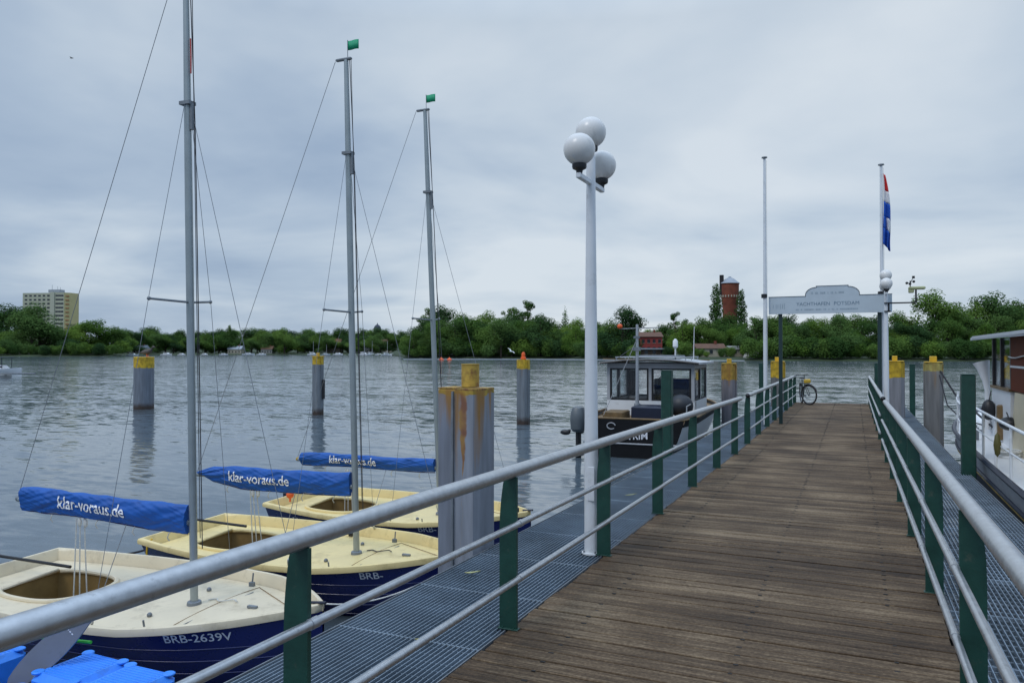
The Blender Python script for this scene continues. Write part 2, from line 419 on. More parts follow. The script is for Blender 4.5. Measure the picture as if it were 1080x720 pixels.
LEAFD = leaf_mat('leaf_dark', (0.042, 0.088, 0.035), (0.076, 0.142, 0.045), (0.115, 0.195, 0.056))
LEAFL = leaf_mat('leaf_light', (0.072, 0.145, 0.028), (0.125, 0.215, 0.040), (0.18, 0.28, 0.055))

# ------------------------------------------------------------------ water
RIPPLE, SWELL = 0.52, 0.20
def water_mat():
    m = bpy.data.materials.new('lake_water'); m.use_nodes = True
    t = m.node_tree; b = t.nodes['Principled BSDF']
    b.inputs['Base Color'].default_value = (0.088, 0.116, 0.138, 1)
    b.inputs['Roughness'].default_value = 0.095
    b.inputs['IOR'].default_value = 1.333
    g = N(t, 'ShaderNodeNewGeometry')
    def layer(sx, sy, rot, detail, rough, off=0):
        mp = N(t, 'ShaderNodeMapping'); mp.inputs['Scale'].default_value = (sx, sy, 1); mp.inputs['Rotation'].default_value = (0, 0, rot)
        mp.inputs['Location'].default_value = (off, off * .7, 0)
        L(t, g.outputs['Position'], mp.inputs[0])
        n = N(t, 'ShaderNodeTexNoise'); n.inputs['Scale'].default_value = 1; n.inputs['Detail'].default_value = detail
        n.inputs['Roughness'].default_value = rough; n.inputs['Distortion'].default_value = 0.4
        L(t, mp.outputs[0], n.inputs[0]); return n
    # wave slopes, taken straight from vector noise: short ripples, longer waves, and calmer or rougher patches
    rip = layer(1.4, 3.9, -TH - 0.15, 4, 0.62)
    swl = layer(0.16, 0.42, -TH + 0.12, 3, 0.6, 31)
    patch = layer(0.016, 0.05, -TH, 3, 0.55, 7)
    amp = N(t, 'ShaderNodeMapRange'); L(t, patch.outputs[0], amp.inputs[0]); amp.inputs[1].default_value = 0.38; amp.inputs[2].default_value = 0.62
    amp.inputs[3].default_value = 0.55; amp.inputs[4].default_value = 1.2
    def cen(n, k):
        v = N(t, 'ShaderNodeVectorMath', operation='SUBTRACT'); L(t, n.outputs['Color'], v.inputs[0]); v.inputs[1].default_value = (.5, .5, .5)
        u = N(t, 'ShaderNodeVectorMath', operation='SCALE'); L(t, v.outputs[0], u.inputs[0]); u.inputs['Scale'].default_value = k
        return u.outputs[0]
    ad = N(t, 'ShaderNodeVectorMath', operation='ADD'); L(t, cen(rip, RIPPLE), ad.inputs[0]); L(t, cen(swl, SWELL), ad.inputs[1])
    sc = N(t, 'ShaderNodeVectorMath', operation='SCALE'); L(t, ad.outputs[0], sc.inputs[0]); L(t, amp.outputs[0], sc.inputs['Scale'])
    fl = N(t, 'ShaderNodeVectorMath', operation='MULTIPLY'); L(t, sc.outputs[0], fl.inputs[0]); fl.inputs[1].default_value = (.6, 1, 0)
    up = N(t, 'ShaderNodeVectorMath', operation='ADD'); L(t, fl.outputs[0], up.inputs[0]); up.inputs[1].default_value = (0, 0, 1)
    no = N(t, 'ShaderNodeVectorMath', operation='NORMALIZE'); L(t, up.outputs[0], no.inputs[0])
    L(t, no.outputs[0], b.inputs['Normal'])
    return m
w = MB(); w.add([(-5000, -60, 0), (5000, -60, 0), (5000, 5000, 0), (-5000, 5000, 0)], [(0, 1, 2, 3)])
wo_ = w.build('water', water_mat()); tag(wo_, kind='structure')

# ------------------------------------------------------------------ far banks
SHORE = [(-900, 380), (-400, 400), (-100, 425), (0, 432), (60, 440), (118, 455), (132, 520), (160, 600), (220, 660), (300, 690), (370, 680),
         (412, 600), (420, 420), (430, 350), (500, 332), (600, 312), (640, 285), (700, 245), (760, 232), (860, 222), (960, 216), (1100, 214), (1300, 216), (1700, 225), (2600, 300)]
GRASS = mat('bank_grass', (0.028, 0.046, 0.014), 0.95, var=0.5, vscale=0.12)
rows = []
for px, D in SHORE:
    r = []
    for k, z in ((0, -0.4), (2.5, 0.45), (8, 0.9), (40, 1.6), (160, 3.5), (600, 8), (2500, 10)):
        x, y = P(px, D + k); r.append((x, y, z))
    rows.append(r)
b = MB(); b.grid(rows, True)
tag(b.build('far_bank', GRASS), kind='structure')

# ------------------------------------------------------------------ boardwalk, gratings
XL, XR, YB, YE, YH = -1.985, 0.535, -4.0, 30.3, 15.2
def dz(y): return EYE - 1.69 - 0.0125 * max(-4, min(y, YH))
def wood_mat():
    m = bpy.data.materials.new('weathered_planks'); m.use_nodes = True
    t = m.node_tree; b = t.nodes['Principled BSDF']
    g = N(t, 'ShaderNodeNewGeometry'); rnd = g.outputs['Random Per Island']
    off = N(t, 'ShaderNodeCombineXYZ'); L(t, mth(t, 'MULTIPLY', rnd, 37.0), off.inputs[0])
    va = N(t, 'ShaderNodeVectorMath', operation='ADD'); L(t, g.outputs['Position'], va.inputs[0]); L(t, off.outputs[0], va.inputs[1])
    mp = N(t, 'ShaderNodeMapping'); mp.inputs['Scale'].default_value = (2.2, 48, 8); L(t, va.outputs[0], mp.inputs[0])
    n = N(t, 'ShaderNodeTexNoise'); n.inputs['Scale'].default_value = 1; n.inputs['Detail'].default_value = 7; n.inputs['Roughness'].default_value = 0.66; L(t, mp.outputs[0], n.inputs[0])
    n2 = N(t, 'ShaderNodeTexNoise'); n2.inputs['Scale'].default_value = 1.1; n2.inputs['Detail'].default_value = 5; L(t, g.outputs['Position'], n2.inputs[0])
    n4 = N(t, 'ShaderNodeTexNoise'); n4.inputs['Scale'].default_value = 55; n4.inputs['Detail'].default_value = 3; L(t, g.outputs['Position'], n4.inputs[0])
    v = mth(t, 'ADD', mth(t, 'MULTIPLY', n.outputs[0], 0.62), mth(t, 'MULTIPLY', n2.outputs[0], 0.42))
    v = mth(t, 'ADD', v, mth(t, 'MULTIPLY', mth(t, 'SUBTRACT', rnd, 0.5), 0.14))
    v = mth(t, 'ADD', v, mth(t, 'MULTIPLY', mth(t, 'SUBTRACT', n4.outputs[0], 0.5), 0.30))
    col = ramp(t, v, [(0.30, (0.015, 0.008, 0.0035)), (0.43, (0.052, 0.030, 0.014)), (0.55, (0.104, 0.066, 0.035)), (0.71, (0.25, 0.178, 0.106))])
    # dark bolt slots in three rows, pale worn edge under the railing
    sp = N(t, 'ShaderNodeSeparateXYZ'); L(t, g.outputs['Position'], sp.inputs[0])
    L(t, col, b.inputs['Base Color'])
    b.inputs['Roughness'].default_value = 0.78; b.inputs['Specular IOR Level'].default_value = 0.35
    wv = mth(t, 'SINE', mth(t, 'MULTIPLY', sp.outputs[1], 2 * math.pi / 0.0213))
    hh = mth(t, 'ADD', mth(t, 'MULTIPLY', n.outputs[0], 0.6), mth(t, 'MULTIPLY', wv, 0.30))
    bp = N(t, 'ShaderNodeBump'); bp.inputs['Strength'].default_value = 0.55; bp.inputs['Distance'].default_value = 0.006
    L(t, hh, bp.inputs['Height']); L(t, bp.outputs[0], b.inputs['Normal'])
    return m
rp = random.Random(3)
pl = MB(); sc_ = MB()
pitch = 0.138; y = YB
while y < YE - 0.05:
    y1 = y + pitch - 0.012
    a, c = dz(y), dz(y1)
    dx0, dx1 = rp.uniform(-.012, .012), rp.uniform(-.012, .012)
    t0, t1 = rp.uniform(-.004, .003), rp.uniform(-.004, .003)
    x0, x1 = XL + dx0, XR + dx1
    e = 0.004
    vs = []
    for (xx, tt) in ((x0, t0), (x1, t1)):
        vs += [(xx, y, a - .045), (xx, y, a - e + tt), (xx, y + e, a + tt), (xx, y1 - e, c + tt), (xx, y1, c - e + tt), (xx, y1, c - .045)]
    fs = [(0, 1, 2, 3, 4, 5), (6, 11, 10, 9, 8, 7)] + [(i, i + 6, (i + 1) % 6 + 6, (i + 1) % 6) for i in range(6)]
    pl.add(vs, fs)
    for xb in (XL + .38, -0.62, XR - .32):
        xx = xb + rp.uniform(-.012, .012)
        if rp.random() < .85:
            sc_.box((xx, y1 - .010, c + .0015), (rp.uniform(.02, .035), .014, .004))
    y += pitch
bw = thing('boardwalk', None, None, (XL, YB, 0)); tag(bw, kind='structure')
BWO = (XL, YB, 0)
pl.build('planks', wood_mat(), bw, off=BWO)
o = sc_.build('bolt', mat('bolt_dark', (0.012, 0.01, 0.009), 0.7), bw, off=BWO); o['kind'] = 'stuff'
bm_ = MB()
for xx in (XL + .12, -0.7, XR - .12):
    for (ya, yb) in ((YB, YH), (YH, YE)):
        za, zb = dz(ya) - .05, dz(yb) - .05
        bm_.add([(xx - .06, ya, za - .2), (xx + .06, ya, za - .2), (xx + .06, ya, za), (xx - .06, ya, za), (xx - .06, yb, zb - .2), (xx + .06, yb, zb - .2), (xx + .06, yb, zb), (xx - .06, yb, zb)],
                [(0, 1, 2, 3), (7, 6, 5, 4), (0, 4, 5, 1), (1, 5, 6, 2), (2, 6, 7, 3), (3, 7, 4, 0)])
bm_.build('beam', GALVD, bw, off=BWO)

def grating(label, x0, x1, y0, y1):
    root = thing('grating_walkway', label, 'walkway', (x0, y0, dz(y0)), group='steel grating walkways beside the boardwalk')
    of = (x0, y0, dz(y0))
    def bar(mb, xx, w, h, top, ya, yb):
        segs = sorted({ya, min(max(YH, ya), yb), yb})
        for p, q in zip(segs[:-1], segs[1:]):
            zp, zq = dz(p) + top, dz(q) + top
            mb.add([(xx - w / 2, p, zp - h), (xx + w / 2, p, zp - h), (xx + w / 2, p, zp), (xx - w / 2, p, zp), (xx - w / 2, q, zq - h), (xx + w / 2, q, zq - h), (xx + w / 2, q, zq), (xx - w / 2, q, zq)],
                   [(0, 1, 2, 3), (7, 6, 5, 4), (0, 4, 5, 1), (1, 5, 6, 2), (2, 6, 7, 3), (3, 7, 4, 0)])
    mb = MB()
    n = 31
    for i in range(1, n):
        bar(mb, x0 + (x1 - x0) * i / n, 0.0055, 0.03, -0.006, y0, y1)
    yy = y0 + .05
    while yy < y1:
        mb.box(((x0 + x1) / 2, yy, dz(yy) - .022), (x1 - x0 - .012, .005, .007)); yy += 0.1
    yy = y0
    while yy < y1:      # panel joints
        mb.box(((x0 + x1) / 2, yy + .004, dz(yy) - .024), (x1 - x0 - .012, .008, .031)); yy += 1.0
    mb.build('bars', GALVB, root, off=of)
    fr = MB()
    bar(fr, x0 + .004, .008, .05, -.004, y0, y1); bar(fr, x1 - .004, .008, .05, -.004, y0, y1)
    for xx in (x0 + .06, x1 - .06): bar(fr, xx, .08, .14, -.055, y0, y1)
    yy = y0 + .5
    while yy < y1:
        fr.box(((x0 + x1) / 2, yy, dz(yy) - .11), (x1 - x0 - .22, .06, .10)); yy += 2.0
    fr.build('support_frame', GALVD, root, off=of)
    return root
grating('grey steel grating walkway left of the wooden boardwalk, beside the sailing dinghies', -3.02, XL - .02, -4.0, 30.3)
grating('grey steel grating walkway right of the wooden boardwalk, beside the white cruiser', XR + .02, 1.62, -4.0, 30.3)

# supporting piles under the walkway (dark tubes to the lake bed)
fl = MB()
for yy in (1.0, 9.0, 15.2, 23.0, 29.6):
    for xx in (-1.7, 0.3):
        fl.tube((xx, yy, -1), (xx, yy, dz(yy) - .26), .11, n=12)
fo = fl.build('pier_legs', GALVD, bw, off=BWO)
fo.name = 'leg'

# ------------------------------------------------------------------ railings
def post_mesh(o):
    # o = +1: the curved edge faces +x, -1: faces -x
    prof = [(0, .0), (.118, .0), (.118, .60), (.115, .72), (.106, .82), (.094, .91), (.082, .955), (0, .955)]
    mb = MB()
    pr = [(u * o, v) for u, v in prof]
    if o < 0: pr = pr[::-1]
    mb.prism(pr, lambda u, v, h: (u, h, v), -.011, .011)
    return mb
def railing(label, x, o, ys, y0, y1, group):
    L0 = (x, ys[0], dz(ys[0]))
    root = thing('railing', label, 'railing', L0, group=group)
    first = None
    for yy in ys:
        if first is None:
            pobj = post_mesh(o).build('post', GREEN, root, fixn=True); first = pobj
            bpl = MB(); bpl.rbox((o * .058, 0, .004), (.136, .05, .008), .002)
            for bx in (.02, .095): bpl.tube((o * bx, -.018, .006), (o * bx, -.018, .015), .006, n=6)
            bpl.build('base_plate', GREEN, pobj)
        else:
            pobj = copy_tree(first, root)
        pobj.location = (0, yy - ys[0], dz(yy) - L0[2])
    def line(h, dx, r, ya, yb, n=14):
        ss = sorted({ya, min(max(YH, ya), yb), yb})
        mb = MB(); mb.path([(x + dx, s, dz(s) + h) for s in ss], r, n)
        if r < .03:
            for s in ys:
                if ya < s < yb: mb.path([(x + dx, s - .022, dz(s - .022) + h), (x + dx, s + .022, dz(s + .022) + h)], r * 1.16, n)
        else:
            for s in ys[1::2]:
                mb.path([(x + dx, s + .60, dz(s + .60) + h), (x + dx, s + .606, dz(s + .606) + h)], r * 1.02, n)
        return mb
    hr = line(.99, o * .035, .041, y0, y1, 20).build('handrail', GALV, root, off=L0)
    if y0 > 10:
        cp = MB(); cp.ball((x + o * .035, y0, dz(y0) + .99), .045); cp.build('end_cap', BLACK, hr, off=L0)
    line(.670, -o * .020, .0195, y0 + .02, y1 - .02).build('middle_rail', GALV, root, off=L0)
    line(.328, -o * .020, .0195, y0 + .02, y1 - .02).build('lower_rail', GALV, root, off=L0)
    return root
near = [-1.62 + 2 * k for k in range(9)]
far = [16.2 + 1.95 * k for k in range(8)]
railing('long left-hand railing with green posts and silver handrail, beside the dinghies', -1.935, -1, near, -3.5, 15.0, 'boardwalk railings')
railing('long right-hand railing with green posts and silver handrail, beside the white cruiser', .475, 1, near, -3.5, 15.0, 'boardwalk railings')
railing('far left railing of the boardwalk, ending beside the parked bicycle', -1.935, -1, far, 16.1, 30.0, 'boardwalk railings')
railing('far right railing of the boardwalk, behind the gap beside the lamp with the weather station', .475, 1, far, 16.1, 29.9, 'boardwalk railings')

# ------------------------------------------------------------------ lamp posts
def lamp(label, x, y, arm_rot=0.0):
    root = thing('lamp_post', label, 'street lamp', (x, y, dz(y) - .005), (0, 0, arm_rot), group='white three-globe lamp posts')
    p = MB(); p.lathe([(.085, 0), (.085, .012), (.062, .014), (.060, .9), (.053, 2.0), (.042, 3.1), (.040, 3.50), (.03, 3.525)], n=24)
    p.build('pole', WHITE_P, root)
    d_ = MB(); d_.rbox((.018, -.062, .62), (.062, .012, .30), .004); d_.build('access_door', WHITE_P, root)
    bt = MB()
    for k in range(4): bt.tube((.073 * math.cos(k * 1.571 + .785), .073 * math.sin(k * 1.571 + .785), .01), (.073 * math.cos(k * 1.571 + .785), .073 * math.sin(k * 1.571 + .785), .03), .008, n=6)
    bt.build('bolt', GALVD, root)
    a = MB(); a.rbox((0, 0, 3.275), (.045, .68, .045), .006); a.build('arm', WHITE_P, root)
    for (yy, zz) in ((-.31, 3.30), (.31, 3.30), (0, 3.525)):
        h = MB(); h.ball((0, yy, zz + .200), .136, 28, 18)
        g = h.build('globe', GLOBE, root)
        c = MB(); c.lathe([(.022, -.02), (.03, .02), (.058, .035), (.062, .050), (.062, .072), (.052, .076)], (0, yy, zz), n=20)
        c.build('collar', BLACK, g)
    return root
lamp('white lamp post with three globes on the left grating, in front of the motorboat', -2.12, 6.42)
lamp('white lamp post with three globes at the right end of the gateway sign', .72, 20.3)

# ------------------------------------------------------------------ flagpoles, flag, sign, weather station
def flagpole(label, x, y, h):
    root = thing('flagpole', label, 'flagpole', (x, y, dz(y) - .01), group='white flagpoles at the gateway sign')
    p = MB(); p.lathe([(.05, 0), (.05, h * .3), (.032, h - .02), (.03, h)], n=16); p.build('pole', WHITE_P, root)
    c = MB(); c.lathe([(.02, h), (.075, h + .02), (.07, h + .045), (.01, h + .06)], n=16); c.build('finial', GALVD, root)
    q = MB(); q.path([(.06, 0, .9), (.055, 0, h * .5), (.05, 0, h - .05)], .004, 5); q.build('halyard', ROPEW, root)
    k = MB(); k.lathe([(.0, -.06), (.075, -.05), (.075, .05), (0, .06)], (-.02, 0, 3.35), 10); k.build('cleat', BLACK, root)
    return root
flagpole('bare white flagpole at the left end of the gateway sign', -2.10, 20.8, 6.95)
flagpole('white flagpole carrying the limp red white and blue flag', .66, 21.1, 6.55)

fx, fy, fz = .66, 21.1, dz(21.1) + 6.5
def flag():
    """a limp flag hanging in folds along its pole"""
    rows = []; nR, nC = 30, 14
    for i in range(nR + 1):
        t = i / nR
        z = fz - .12 - 1.80 * t
        wdt = .045 + .15 * min(1, t * 1.4) + .045 * math.sin(t * 5)
        r = []
        for k in range(nC + 1):
            s = k / nC
            r.append((fx + .04 + s * wdt + .012 * math.sin(s * 9 + t * 4), fy - .03 + .055 * math.sin(s * 13 + t * 3) * (.3 + t), z - .10 * s * (1 + t)))
        rows.append(r)
    mb = MB(); mb.grid(rows)
    def part(a, b, ca=0, cb=14):
        q = MB(); q.grid([[p for p in rw[ca:cb + 1]] for rw in rows[a:b + 1]]); return q
    cl = {'red': (.65, .04, .04), 'white': (.70, .70, .72), 'blue': (.015, .10, .48)}
    M = {k: mat('flag_' + k, v, .8, var=.08) for k, v in cl.items()}
    root = thing('flag', 'limp red white and blue flag hanging from the right flagpole', 'flag', (fx, fy, fz))
    of = (fx, fy, fz)
    part(0, 7, 5, 14).build('red_stripe', M['red'], root, off=of)
    q = part(7, 12, 5, 14); q.v += []; q.build('white_stripe', M['white'], root, off=of)
    part(0, 12, 0, 5).build('white_hoist', M['white'], root, off=of)
    part(12, 18).build('blue_stripe', M['blue'], root, off=of)
    part(18, 23, 6, 14).build('white_field', M['white'], root, off=of)
    part(18, 23, 0, 6).build('blue_corner', M['blue'], root, off=of)
    part(23, 30).build('blue_stripe', M['blue'], root, off=of)
    for ch in root.children:
        sm = ch.modifiers.new('thickness', 'SOLIDIFY'); sm.thickness = .004
flag()

def sign():
    sy = 20.95; z0 = EYE + .985
    x0, x1 = -2.02, .88
    root = thing('gateway_sign', 'pale blue-grey gateway sign board with a raised middle, spanning the boardwalk', 'sign', (-.6, sy, dz(sy)))
    of = (-.6, sy, dz(sy))
    hz = .44
    top = [(x0, z0), (x1, z0), (x1, z0 + hz)]
    # raised middle with quarter-round shoulders
    xa, xb = .10, -1.12          # outer feet of the shoulders
    cr = .26; hh = .225
    pts = [(xa + .05, z0 + hz)]
    for k in range(9):
        a = math.pi / 2 * k / 8
        pts.append((xa + .05 - cr + cr * math.cos(a) * 1.0 - 0, z0 + hz + .03 + hh * .85 * math.sin(a)))
    pts2 = []
    for k in range(9):
        a = math.pi / 2 * (8 - k) / 8
        pts2.append((xb + cr - cr * math.cos(a), z0 + hz + .03 + hh * .85 * math.sin(a)))
    zt = z0 + hz + .03 + hh * .85
    poly = top + pts + [(xa + .05 - cr, zt + .03), (xb + cr, zt + .03)] + pts2 + [(xb, z0 + hz), (x0, z0 + hz)]
    mb = MB(); mb.prism(poly, lambda u, v, h: (u, sy + h, v), -.03, .03)
    pan = mb.build('panel', SIGNW, root, off=of, fixn=True)
    # dark edge strip along the top
    ed = MB()
    tp = poly[2:]
    for (a, b) in zip(tp[:-1], tp[1:]):
        d = Vector((b[0] - a[0], 0, b[1] - a[1])); ln = d.length
        if ln < .001: continue
        ang = math.atan2(d.z, d.x)
        ed.box(((a[0] + b[0]) / 2, sy, (a[1] + b[1]) / 2 + .008), (ln + .012, .075, .016), Matrix.Rotation(-ang, 3, 'Y'))
    ed.build('edge_strip', SIGNE, root, off=of)
    def letters(body, xs, zb, wdt, m, name='lettering', offset=.0):
        vs, fs = text2d(body, wdt, offset)
        q = MB(); q.add([(xs + u, sy - .033, zb + v) for u, v in vs], fs); q.build(name, m, root, off=of)
    letters('YACHTHAFEN', -1.34, z0 + .205, .80, SIGNT)
    letters('POTSDAM', -.44, z0 + .205, .58, SIGNT)
    # the two small lines and the emblem are too blurred to read: strokes only
    st = MB(); rr = random.Random(5)
    def strokes(xs, xe, z, h, g=.012):
        x = xs
        while x < xe:
            ww = rr.uniform(.012, .03)
            st.box((x + ww / 2, sy - .0335, z + h / 2), (ww, .003, h)); x += ww + (g if rr.random() < .85 else .06)
    PRM = mat('sign_small_print', (.30, .38, .44), .5)
    strokes(-1.35, .12, z0 + .085, .038); st.build('small_print', PRM, root, off=of)
    st = MB(); strokes(-.98, -.20, z0 + .50, .05); st.build('small_print', PRM, root, off=of)
    st = MB()
    for k in range(6):
        st.box((-1.90 + k * .055 + rr.uniform(-.01, .01), sy - .0335, z0 + .20), (.014, .003, rr.uniform(.09, .15)))
    st.build('emblem', PRM, root, off=of)
    for xx in (-1.74, .60):
        q = MB(); q.rbox((xx, sy + .08, (dz(sy) + z0 + .3) / 2), (.09, .09, z0 + .3 - dz(sy)), .008); q.build('support_post', mat('dark_green_post', (.012, .035, .035), .45), root, off=of)
sign()

def weather_station():
    x0, y0 = .78, 20.3; za = EYE + 1.17
    root = thing('weather_station', 'small weather station with cup wheel on a black bracket arm beside the far lamp post', 'weather station', (x0, y0, za))
    a = MB(); a.tube((0, 0, 0), (.58, 0, 0), .018, n=8); a.tube((.58, 0, -.015), (.58, 0, .30), .02, n=8); a.tube((0, 0, .0), (0, 0, -.22), .02, n=8)
    a.box((-.03, 0, 0), (.14, .16, .03)); a.box((-.03, 0, -.2), (.14, .16, .03))
    a.build('bracket', BLACK, root)
    m = mat('station_housing', (.36, .38, .20), .5)
    h = MB(); h.rbox((.60, 0, .34), (.36, .16, .07), .02); h.rbox((.48, 0, .28), (.12, .12, .10), .015); h.build('housing', m, root)
    c = MB(); c.tube((.46, 0, .37), (.46, 0, .52), .012, n=8)
    for k in range(3):
        an = 2.1 * k + .4; dx, dy = .085 * math.cos(an), .085 * math.sin(an)
        c.tube((.46, 0, .50 - .03 * k), (.46 + dx, dy, .50 - .03 * k), .006, n=6); c.ball((.46 + dx, dy, .50 - .03 * k), .032, 10, 8)
    c.tube((.46, 0, .45), (.52, 0, .59), .008, n=6); c.box((.53, 0, .60), (.06, .01, .06))
    c.build('cup_wheel', BLACK, root)
weather_station()

# ------------------------------------------------------------------ piles and posts
def tube_pile(label, px, D, dia, h, band, bird=False):
    x, y = P(px, D)
    root = thing('mooring_pile', label, 'mooring pile', (x, y, 0), group='mooring piles in the water')
    mb = MB(); mb.lathe([(dia / 2, -1.5), (dia / 2, h - .02), (dia / 2 - .02, h)], n=32)
    mb.build('shaft', pile_mat('pile_tube', (.17, .19, .225), h, band, rust=.35), root)
    return x, y
def box_pile(label, px, D, wdt, h, band, cap=True, base=(.17, .19, .21), rot=0, knob=.10, rust=.4, ycol=(.62, .40, .02)):
    x, y = P(px, D)
    root = thing('mooring_pile', label, 'mooring pile', (x, y, 0), (0, 0, rot), group='mooring piles in the water')
    s = wdt / 2; b = wdt * .18
    mb = MB()
    poly = [(-s, -s + b), (-s + b, -s), (s - b, -s), (s, -s + b), (s, s - b), (s - b, s), (-s + b, s), (-s, s - b)]
    mb.prism(poly, lambda u, v, hh: (u, v, hh), -1.5, h)
    mb.box((-s - .012, 0, h / 2 - .75), (.03, wdt * .5, h + 1.46)); mb.box((s + .012, 0, h / 2 - .75), (.03, wdt * .5, h + 1.46))
    mb.build('shaft', pile_mat('pile_box', base, h, band, ycol=ycol, rust=rust), root, fixn=True)
    if cap:
        c = MB(); c.rbox((0, 0, h + .012), (wdt + .02, wdt + .02, .024), .006); c.rbox((0, 0, h + .095), (knob * 1.5, knob * 1.5, .145), .012); c.build('cap', YELLOW if rust < .9 else YELLOWO, root)
    return root
tube_pile('thick round grey pile with yellow top, farthest left in the water', 152, 36.0, .90, 2.47, .52)
box_pile('slim grey pile with yellow top and black fender strip, between the first and second masts', 335.5, 32.7, .40, 2.50, .34, True, knob=.07)
_p = box_pile('slim grey pile with yellow top and orange lantern, right of the paired steel pile', 552, 28.4, .40, 2.42, .36, False)
c = MB(); c.lathe([(.10, 2.42), (.10, 2.50), (.06, 2.52), (.075, 2.60), (.05, 2.68), (0, 2.70)], n=14); c.build('lantern', ORANGE, _p)
# black fender strip on the second pile
x, y = P(341.5, 32.6)
q = MB(); q.rbox((x, y, 1.10), (.08, .12, .85), .02); o = q.build('fender_strip', BLACK); tag(o, 'black rubber fender strip hanging on the slim pile between the masts', 'fender')
box_pile('weathered pile with rusty yellow top behind the motorboat cabin', 769, 24.0, .40, 2.32, .50, True, base=(.20, .19, .21), knob=.09, ycol=(.44, .27, .04), rust=.95)
box_pile('pile with bright yellow top behind the left sign post', 820.5, 26.5, .42, 2.35, .55, True, knob=.13, base=(.15, .15, .15))
box_pile('grey pile with square bright yellow top right of the boardwalk end', 943.5, 22.0, .45, 2.42, .46, True, knob=.09, base=(.25, .25, .27), rust=.15)
box_pile('weathered wooden-grey pile with faded yellow top beside the cruiser bow', 984, 20.0, .40, 2.42, .22, True, knob=.11, base=(.22, .21, .20), ycol=(.44, .36, .10), rust=.6)

def green_post(label, x, y, w, h):
    root = thing('green_post', label, 'post', (x, y, 0), group='dark green guide posts')
    mb = MB(); mb.rbox((0, 0, h / 2 - .5), (w, w, h + 1), .012); mb.build('shaft', GREEN, root)
    c = MB(); c.rbox((0, 0, h + .006), (w + .012, w + .012, .012), .004); c.build('cap', GREEN, root)
green_post('thick dark green post on the right grating against the white cruiser', 1.60, 13.5, .19, 2.35)
green_post('thick dark green post in front of the motorboat cabin windows', -3.15, 14.0, .19, 2.35)
green_post('slim dark green post left of the bare flagpole', -2.5, 23.8, .16, 2.35)
green_post('slim dark green post between the square yellow pile and the cruiser', 1.72, 27.5, .16, 2.30)
green_post('stout dark green post at the right end of the far railing', .80, 29.6, .26, 2.30)

# the paired steel pile beside the left grating
def paired_pile():
    x, y = -3.275, 6.18
    ang = 0
    zt = EYE - .335
    root = thing('mooring_pile', 'big paired grey steel pile with rusty yellow tube on top beside the dinghies', 'mooring pile', (x, y, 0), group='mooring piles in the water')
    ST = pile_mat('pile_paired', (.20, .22, .265), zt, .05, ycol=(.45, .30, .04), rust=.9)
    a = MB()
    a.rbox((-.115, .05, zt / 2 - .6), (.19, .30, zt + 1.2), .012)
    a.build('left_box', ST, root)
    bxx = MB(); s = .115
    poly = [(-.10, -.17), (.085, -.17), (.125, -.10), (.125, .18), (.06, .22), (-.10, .22)]
    bxx.prism([(u + .105, v) for u, v in poly], lambda u, v, h: (u, v, h), -1.2, zt - .012)
    bxx.build('right_box', pile_mat('pile_paired_right', (.25, .27, .31), zt, .05, ycol=(.45, .30, .04), rust=.95, streak=(.085, .042, .80)), root, fixn=True)
    f = MB(); f.bb(-.016, .0, -.195, -.165, -1.0, zt - .02); f.build('seam_flange', GALVD, root)
    p = MB(); p.bb(-.208, -.022, -.098, .198, zt, zt + .010); p.prism([(u + .105, v) for u, v in poly], lambda u, v, h: (u, v, h), zt - .012, zt + .006); p.build('cap_plate', mat('rusty_yellow', (.42, .27, .05), .7, var=.4, vscale=14, dirt=((.16, .06, .025), 8, .45, .6)), root)
    t = MB(); t.lathe([(.082, zt + .014), (.082, zt + .215), (.086, zt + .217), (.086, zt + .225), (.0, zt + .226)], (.045, .06, 0), n=24); t.build('top_tube', mat('rusty_yellow_tube', (.46, .30, .05), .65, var=.3, vscale=10, dirt=((.20, .085, .03), 9, .5, .66)), root)
paired_pile()

# ------------------------------------------------------------------ sailing dinghies
HB = [(-2.45, .66), (-2.0, .75), (-1.3, .84), (-.6, .86), (0, .80), (.4, .68), (.8, .46), (1.05, .27), (1.22, .115), (1.32, .015)]
def interp(tab, x):
    if x <= tab[0][0]: return tab[0][1]
    for (a, p), (b, q) in zip(tab[:-1], tab[1:]):
        if x <= b:
            t = (x - a) / (b - a); return p + (q - p) * t
    return tab[-1][1]
def smooth_tab(tab, n=60):
    xs = [tab[0][0] + (tab[-1][0] - tab[0][0]) * i / n for i in range(n + 1)]
    ys = [interp(tab, x) for x in xs]
    for _ in range(4):
        ys = [ys[0]] + [(ys[i - 1] + 2 * ys[i] + ys[i + 1]) / 4 for i in range(1, n)] + [ys[-1]]
    return list(zip(xs, ys))
HBS = smooth_tab(HB)
def hb(x): return max(.012, interp(HBS, x))
def gz(x): return .58 + .035 * ((x + .6) / 1.9) ** 2 + (.06 * max(0, x) / 1.3)
def kz(x): return -.18 + .50 * max(0, (x - .1) / 1.22) ** 2.2 + .10 * max(0, (-x - 1.2) / 1.25) ** 1.5
def hull_y(x, z):
    k, g = kz(x), gz(x); t = max(0, min(1, (z - k) / (g - k)))
    return hb(x) * (t ** .42)
def cover_shape(kind):
    """half height, half thickness, centre height along the boom (s from mast 0 to end 1)"""
    def hh(s):
        v = .122 - .014 * s + .004 * math.sin(s * 9)
        if kind == 'point': v = .125 - .06 * max(0, (s - .72) / .28) - .05 * max(0, (s - .9) / .1)
        if kind == 'thin': v = .088 + .004 * math.sin(s * 8 + 1)
        return v
    def zc(s):
        v = -.006 * math.sin(s * 7)
        if kind == 'point': v += .062 * max(0, (s - .66) / .34)
        return v
    return hh, zc
